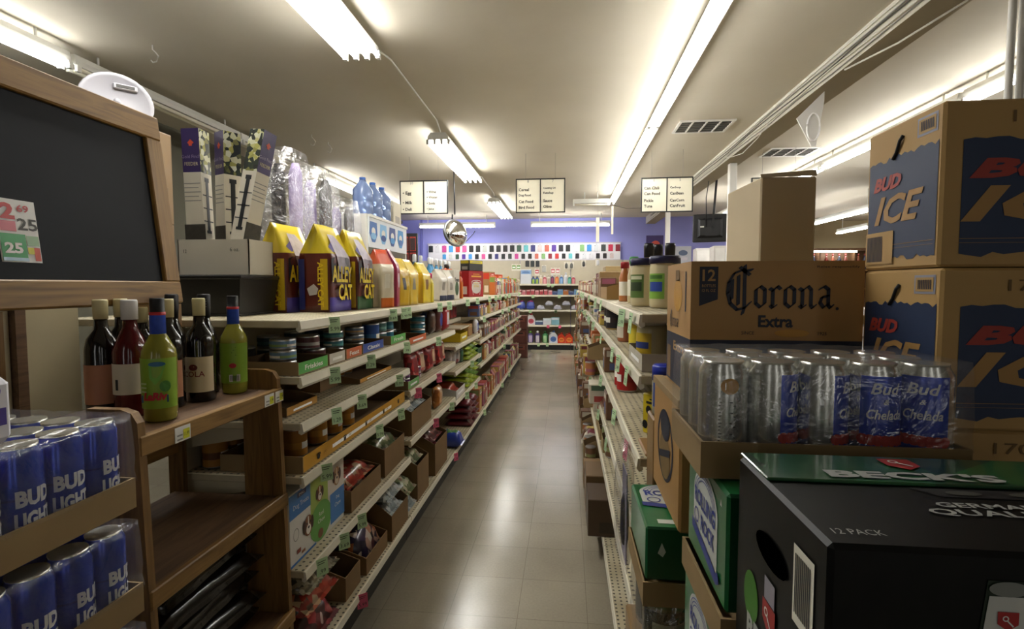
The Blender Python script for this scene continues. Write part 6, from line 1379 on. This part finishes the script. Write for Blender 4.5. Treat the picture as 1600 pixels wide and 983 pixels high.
def bk(o, x, lv, look, cat, y=BKY + .12, dz=0): return put(o, (x, y, LEV_B[lv] + .0015 + dz), look, cat, BKN[lv], axis='x')
XB = lambda u: ax(u, BKY + .1)
o = carton(.24, .14, .33, '#c9cdd4', '#7fa0c8', None, None, '#4a6aa0', name='white_carton'); bk(o, XB(822), 0, 'large white carton with blue band', 'carton')
for uu, col, cap, lab, nm, h in ((833, '#3f5f9a', '#2a3a6a', '#9ab84a', 'blue and green', .17), (838, '#3f5f9a', '#2a3a6a', '#9ab84a', 'blue and green', .17), (845, '#d8cfc0', '#e6e2d8', '#c9b08a', 'cream', .2), (851, '#b84a5a', '#e6d8d8', '#d8a0a8', 'rose', .19), (857, '#d0c8bc', '#b0a89a', '#a89a8c', 'ivory', .2), (863, '#4a3a5a', '#d8d8e0', '#8a3a5a', 'plum', .21), (870, '#c0562a', '#e0d4c8', '#d89a5a', 'orange', .2), (877, '#3a6aa8', '#e0e4ea', '#8ab0d8', 'blue', .2), (884, '#dcdce0', '#c8ccd4', '#c0c4d0', 'white tapering', .26), (890, '#2a7a70', '#d8d8d0', '#6ab0a0', 'teal', .19), (895, '#a83a4a', '#d8c8c8', '#c08088', 'crimson', .18)):
    bk(shampoo(.085, .06, h, col, cap, lab, name='shampoo_bottle'), XB(uu), 0, f'{nm} toiletry bottle', 'bottle')
for q in range(8): bk(inst(('pinkb', q % 3), lambda: carton(.085, .08, (.13, .11, .12)[q % 3], ('#b8525a', '#c0707a', '#a83a44')[q % 3], '#d8a8a8', None, None, '#ecd8d8', name='soap_box')), XB(812) + q*.1, 1, ('rose', 'pale rose', 'dark rose')[q % 3] + ' soap box', 'box')
for q in range(5): bk(inst(('blueb', q % 3), lambda: carton(.12, .08, (.09, .13, .12)[q % 3], ('#3a4a7a', '#6a90b8', '#a8642c')[q % 3], None, None, None, '#c8d0d8', name='soap_box')), XB(862) + q*.115, 1, ('navy', 'sky blue', 'amber')[q % 3] + ' soap box', 'box')
for q in range(2): bk(softbag(.2, .2, .2, c('#3a4a9a', .35, coat=.4), c('#a83a6a'), q, 'tissue_pack'), XB(815) + q*.2, 2, 'blue tissue pack', 'pack')
for q in range(5):
    for j in range(2): put(inst('tiss', lambda: softbag(.19, .2, .1, c('#a8a8b4', .35, coat=.4, var=.3, scale=20), c('#d8d8e0'), 4, 'tissue_pack')), (XB(845) + q*.165, BKY + .12, LEV_B[2] + .0015 + j*.095), 'grey-white tissue pack', 'pack', BKN[2], order=q*2 + j)
bk(carton(.2, .1, .12, '#c06a8a', '#d8a8c0', None, None, '#f0e0e8', name='soap_box'), XB(888), 2, 'pink box', 'box')
bk(jug(.18, .1, .26, '#d8d4d8', '#b83a4a', '#c85a6a', 'detergent_jug'), XB(830), 3, 'white jug with a red label', 'jug')
for uu, col, nm, h in ((842, '#4a5a80', 'dull blue', .1), (854, '#c8ccd4', 'white', .15), (868, '#7fb0c0', 'pale blue', .17)): bk(carton(.18, .1, h, col, '#c8d4dc', None, None, '#dfe6ea', name='soap_box'), XB(uu), 3, f'{nm} box', 'box')
for uu, col, cap, lab, nm in ((829, '#3a2c6a', '#6aa03a', '#c8b8d8', 'purple'), (840, '#43306f', '#c8c8d0', '#d8d0e0', 'violet'), (852, '#2a7a3f', '#2a5a30', '#a8d0a0', 'green')): bk(shampoo(.13, .09, .27, col, cap, lab, name='cleaner_bottle'), XB(uu), 4, f'{nm} cleaner bottle', 'bottle')
bk(jug(.19, .12, .28, '#d0d4dc', '#3a5a8a', '#4a6aa8', 'detergent_jug'), XB(865), 4, 'white jug with a blue label', 'jug')
for uu in (876, 887): bk(inst('orj', lambda: jug(.17, .12, .24, '#c83a1c', '#a82a18', '#e08a3a', 'detergent_jug')), XB(uu), 4, 'orange-red detergent jug', 'jug')
# pegged goods above the top shelf
for q, (uu, v, col, nm, sh) in enumerate(((803, 418, '#6a9a4a', 'green', 2), (809, 418, '#6a9a4a', 'green', 2), (824, 412, '#2a2a2c', 'black', 0), (832, 412, '#2a3030', 'black', 0), (840, 412, '#2a2a2c', 'black', 0), (839, 425, '#b83a4a', 'red', 2), (850, 420, '#a8a8a4', 'grey', 0), (864, 424, '#c0505a', 'rose', 2), (871, 424, '#b8606a', 'rose', 2), (885, 415, '#5a5a56', 'dark grey', 1), (893, 415, '#5a5a56', 'dark grey', 1), (912, 412, '#3a3a3a', 'black', 1), (934, 410, '#c8c8cc', 'pale grey', 1))):
    p = at(uu, v, y=BKY + .55); put(inst(('pegp', col, sh), lambda: hangpack(.11, .17, '#d0cbbd', col, sh, 'hanging_pack')), (p.x, BKY + .553, p.z - .085), f'{nm} hanging pack', 'pack', 'the pegboard above the back wall shelves', axis='x')
# white display board with phone cases
o = E('display_board', (-1.05, 12.24, 2.08)); MB().box(-2.3, 2.3, 0, .03, 0, .385, M('#e0dfe4', .5, var=.02)).build('panel', o); m = MB()
for q in ((-2.32, 2.32, .385, .405), (-2.32, 2.32, -.02, 0)): m.box(q[0], q[1], -.01, .03, q[2], q[3], M('#b8b4c0', .5))
m.build('frame', o); tag(o, 'long white display board on the purple wall hung with phone cases', 'board')
PC = ['#20242c', '#d8d8dc', '#d04a9a', '#4a9ad8', '#c83a3a', '#d85a9a', '#1c1c20', '#2a2a2c', '#c8ccc8', '#1e2024', '#26262a', '#2a2426', '#202020', '#3a5a4a', '#6ac0c8', '#3a3a7a', '#d8c8c8', '#c86a5a', '#5a3a9a', '#2c2a30', '#1f2226', '#dfe4f0', '#8ab87a', '#4a9ae0', '#d8dce0', '#3a4040', '#c83050', '#8a2a3a']
PN = {'#20242c': 'black'}
def hue(h):
    r, g, b = [int(h[i:i+2], 16) for i in (1, 3, 5)]; mx, mn = max(r, g, b), min(r, g, b)
    if mx - mn < 28: return 'black' if mx < 75 else 'white' if mx > 180 else 'grey'
    if mx == r: return 'pink' if b > g + 25 and r > 190 else 'red' if g < 110 else 'peach'
    if mx == g: return 'green'
    return 'purple' if r > g + 20 else 'teal' if g > b - 20 else 'blue'
for q, col in enumerate(PC):
    x = -3.28 + q*.1655
    put(inst(('pcase', col), lambda: hangpack(.125, .185, '#e6e6ea', col, 0, 'phone_case')), (x, 12.238, 2.26), f'{hue(col)} phone case', 'phone case', 'the upper row of the white board', axis='x')
for q in range(26):
    col = PC[(q*5 + 3) % 28]; x = -2.95 + q*.16
    put(inst(('pcase2', col), lambda: hangpack(.1, .14, '#dcdce2', col, 0, 'phone_case')), (x, 12.238, 2.095), f'{hue(col)} phone case', 'phone case', 'the lower row of the white board', axis='x')
# small things on the purple wall
o = E('security_camera', (-3.75, 11.3, 2.86)); MB().box(-.05, .05, -.08, .08, 0, .07, G3, .01).build('housing', o); MB().tube([(0, .0, .07), (0, .05, .198)], .012, G3, 6).build('mount', o); tag(o, 'dark security camera in the purple corner', 'camera')
tag(MB().tube([(-2.2, 12.27, 2.78), (-2.25, 12.26, 2.7), (-2.4, 12.27, 2.55), (-2.5, 12.28, 2.47)], .008, BLACK, 5)  .build('hanging_cable'), 'dark cable on the purple wall behind the convex mirror', 'cable')
# posters and boards on the wall right of the aisle
for (u0, u1, v0, v1, col, acc, lb) in ((1010, 1036, 368, 405, '#3a2a6a', '#c84a3a', 'purple poster on the wall behind the white post'), (1052, 1080, 385, 412, '#c8ccd8', '#5a6a8a', 'pale poster with dark print on the purple wall')):
    a, b = at(u0, v0, y=12.27), at(u1, v1, y=12.27); o = E('wall_poster', ((a.x+b.x)/2, 12.285, b.z)); w, h = b.x - a.x, a.z - b.z
    MB().box(-w/2, w/2, -.006, .006, 0, h, c(col)).build('sheet', o); L = MB(); fr = FRONT(-.0062); L.disc(fr, w*.05, h*.62, w*.25, h*.16, c(acc)); L.rect(fr, -w*.3, h*.2, w*.3, h*.36, c('#d8d4e0')); L.build('print', o); tag(o, lb, 'poster')
for k, (u0, u1, v0, y) in enumerate(((1088, 1110, 388, 9.5), (1116, 1134, 384, 8.3))):
    a, b = at(u0, v0, y=y), at(u1, v0, y=y); w = b.x - a.x; o = E('white_cabinet', ((a.x+b.x)/2, y, 0), rz=-.1); MB().box(-w/2, w/2, 0, .4, 0, a.z, M('#d4d0ca', .5)).build('case', o); MB().box(-w/2 + .02, w/2 - .02, -.012, 0, .1, a.z - .04, M('#dedbd6', .45)).build('door', o); MB().box(w*.3, w*.36, -.03, -.012, .9, 1.05, STEEL).build('handle', o); tag(o, ('white cabinet below the television, one nearer the posters', 'white cabinet below the television beside the plain carton')[k], 'cabinet')
# far right: wine wall under a shelf light
o = E('wine_shelving', (5.6, 13.1, 0)); MB().box(-1.15, 2.0, .3, .34, 0, 2.3, WOODD).build('back_panel', o)
for z in (.4, .9, 1.4, 1.85): MB().box(-1.15, 2.0, 0, .3, z - .03, z, WOODX).build('shelf', o)
MB().box(-1.15, 2.0, -.02, .32, 2.3, 2.36, WOODD).build('canopy', o); t2_ = MB(); t2_.box(-1.1, 1.3, .0, .04, 2.265, 2.298, TUBE); t2_.build('light_strip', o)
for x in (-1.17, -.35, .45, 1.25, 2.0): MB().box(x, x + .03, 0, .3, 0, 2.3, WOODD).build('upright', o)
tag(o, 'wooden wine shelving with a light strip against the cream wall', 'shelving')
for q in range(20):
    x = 4.52 + q*.145
    if min(abs(x - u_ - .015) for u_ in (4.43, 5.25, 6.05, 6.85, 7.6)) < .07: continue
    put(inst(('wb', q % 4), lambda: bottle([(.045, 0), (.048, .01), (.048, .22), (.02, .29), (.018, .34)], c('#7a2a24'), c(('#5a2018', '#8a4a34', '#2a3040', '#6a3028')[q % 4], .2), [(.02, .33), (.02, .38), (.0001, .381)], (.06, .18, .049, c('#c8b8a0'), 200, 340), 'wine_bottle', 10)), (x, 13.2, 1.8515), ('dark red', 'rust', 'slate', 'maroon')[q % 4] + ' wine bottle', 'bottle', 'the upper shelf of the wine wall', axis='x')
# low clothes-style racks seen over the carton
for k, (x, y, col) in enumerate(((3.4, 7.2, '#a8aca8'), (4.5, 8.0, '#b8bcc0'))):
    o = E('chest_freezer', (x, y, 0)); MB().box(-.5, .5, -.4, .4, 0, .95, M('#c8c8c6', .4), .02).build('cabinet_body', o); MB().box(-.52, .52, -.42, .42, .95, 1.02, M(col, .3), .01).build('lid', o)
    MB().box(-.3, .3, -.43, -.415, .8, .83, STEEL).build('handle', o); tag(o, ('white chest freezer, closer one beyond the beer cases', 'white chest freezer, farther one beyond the beer cases')[k], 'freezer')
    for q in range(4): put(inst('flat', lambda: softbag(.3, .4, .12, c('#b8bcb8', .4, var=.3), c('#d8dcd8'), 8, 'paper_sack')), (x - .36 + q*.24, y, 1.0215) if False else (x - .33 + q*.22, y - .1, 1.0215), 'grey-white sack', 'sack', ('the closer chest freezer', 'the farther chest freezer')[k], axis='x') if q % 2 == 0 else None
def bounds(o):
    lo, hi = [9e9]*3, [-9e9]*3; st = [o]
    while st:
        q = st.pop(); st += list(q.children)
        if q.type == 'MESH':
            for cr in q.bound_box:
                p = q.matrix_world @ Vector(cr)
                for a in range(3): lo[a] = min(lo[a], p[a]); hi[a] = max(hi[a], p[a])
    return lo, hi
def drop(o):
    for ch in list(o.children): drop(ch)
    bpy.data.objects.remove(o)
def settle():
    """goods set side by side must not run into each other: slide the later one along its shelf"""
    bpy.context.view_layer.update()
    it = [[r, *bounds(r[0]), r[0].location.y] for r in REG]; gone = set()
    for sel, ax_, lim in ((lambda r: r[0].location.y < 11, 1, 9.83), (lambda r: r[0].location.y >= 11 and r[0].location.x < 4, 0, 3.)):
        rows = sorted([t for t in it if sel(t[0])], key=lambda t: t[1][ax_])
        for n, t in enumerate(rows):
            for _ in range(6):
                moved = False
                for q in rows[:n]:
                    if id(q) in gone: continue
                    ta, tb = (t, q) if t[0][2] == 'tray' else (q, t)
                    if ta[0][2] == 'tray' and tb[0][2] != 'tray' and tb[1][2] > ta[1][2] + .002 and all(ta[1][a] < (tb[1][a] + tb[2][a]) / 2 < ta[2][a] for a in (0, 1)): continue
                    if all(min(t[2][a], q[2][a]) - max(t[1][a], q[1][a]) > .0015 for a in range(3)):
                        d = q[2][ax_] - t[1][ax_] + .002; t[0][0].location[ax_] += d; t[1][ax_] += d; t[2][ax_] += d; moved = True
                if not moved: break
            if ax_ == 1 and -1.3 < t[0][0].location.x < .6:
                b0 = 1.59 if t[0][0].location.x < 0 else 1.42; end = b0 + PIT * (int((t[3] - b0) / PIT) + 1) - .004
                if t[1][2] < (1.32 if b0 > 1.5 else 1.36) and t[2][1] > end or t[2][1] > lim: gone.add(id(t))
    for t in it:
        if id(t) in gone: REG.remove(t[0]); print('DROPPED', t[0][1], '|', t[0][3]); drop(t[0][0])
settle(); name_all()

# ------------------------------------------------------------------ camera and exposure
cd = bpy.data.cameras.new('camera'); cam = bpy.data.objects.new('camera', cd); COL.objects.link(cam)
cam.location = CAM; cam.rotation_euler = (rad(90 + PITCH), 0, rad(YAW)); cd.sensor_width = 36; cd.lens = 18.0; cd.clip_start = .02; cd.clip_end = 60
SC.camera = cam
w = bpy.data.worlds.new('world'); SC.world = w; w.use_nodes = True; w.node_tree.nodes['Background'].inputs[0].default_value = (.02, .02, .022, 1)
vs = SC.view_settings; vs.view_transform = 'Standard'; vs.look = 'None'; vs.exposure = 1.2; vs.gamma = 1; vs.use_curve_mapping = False
SC.cycles.use_denoising = True
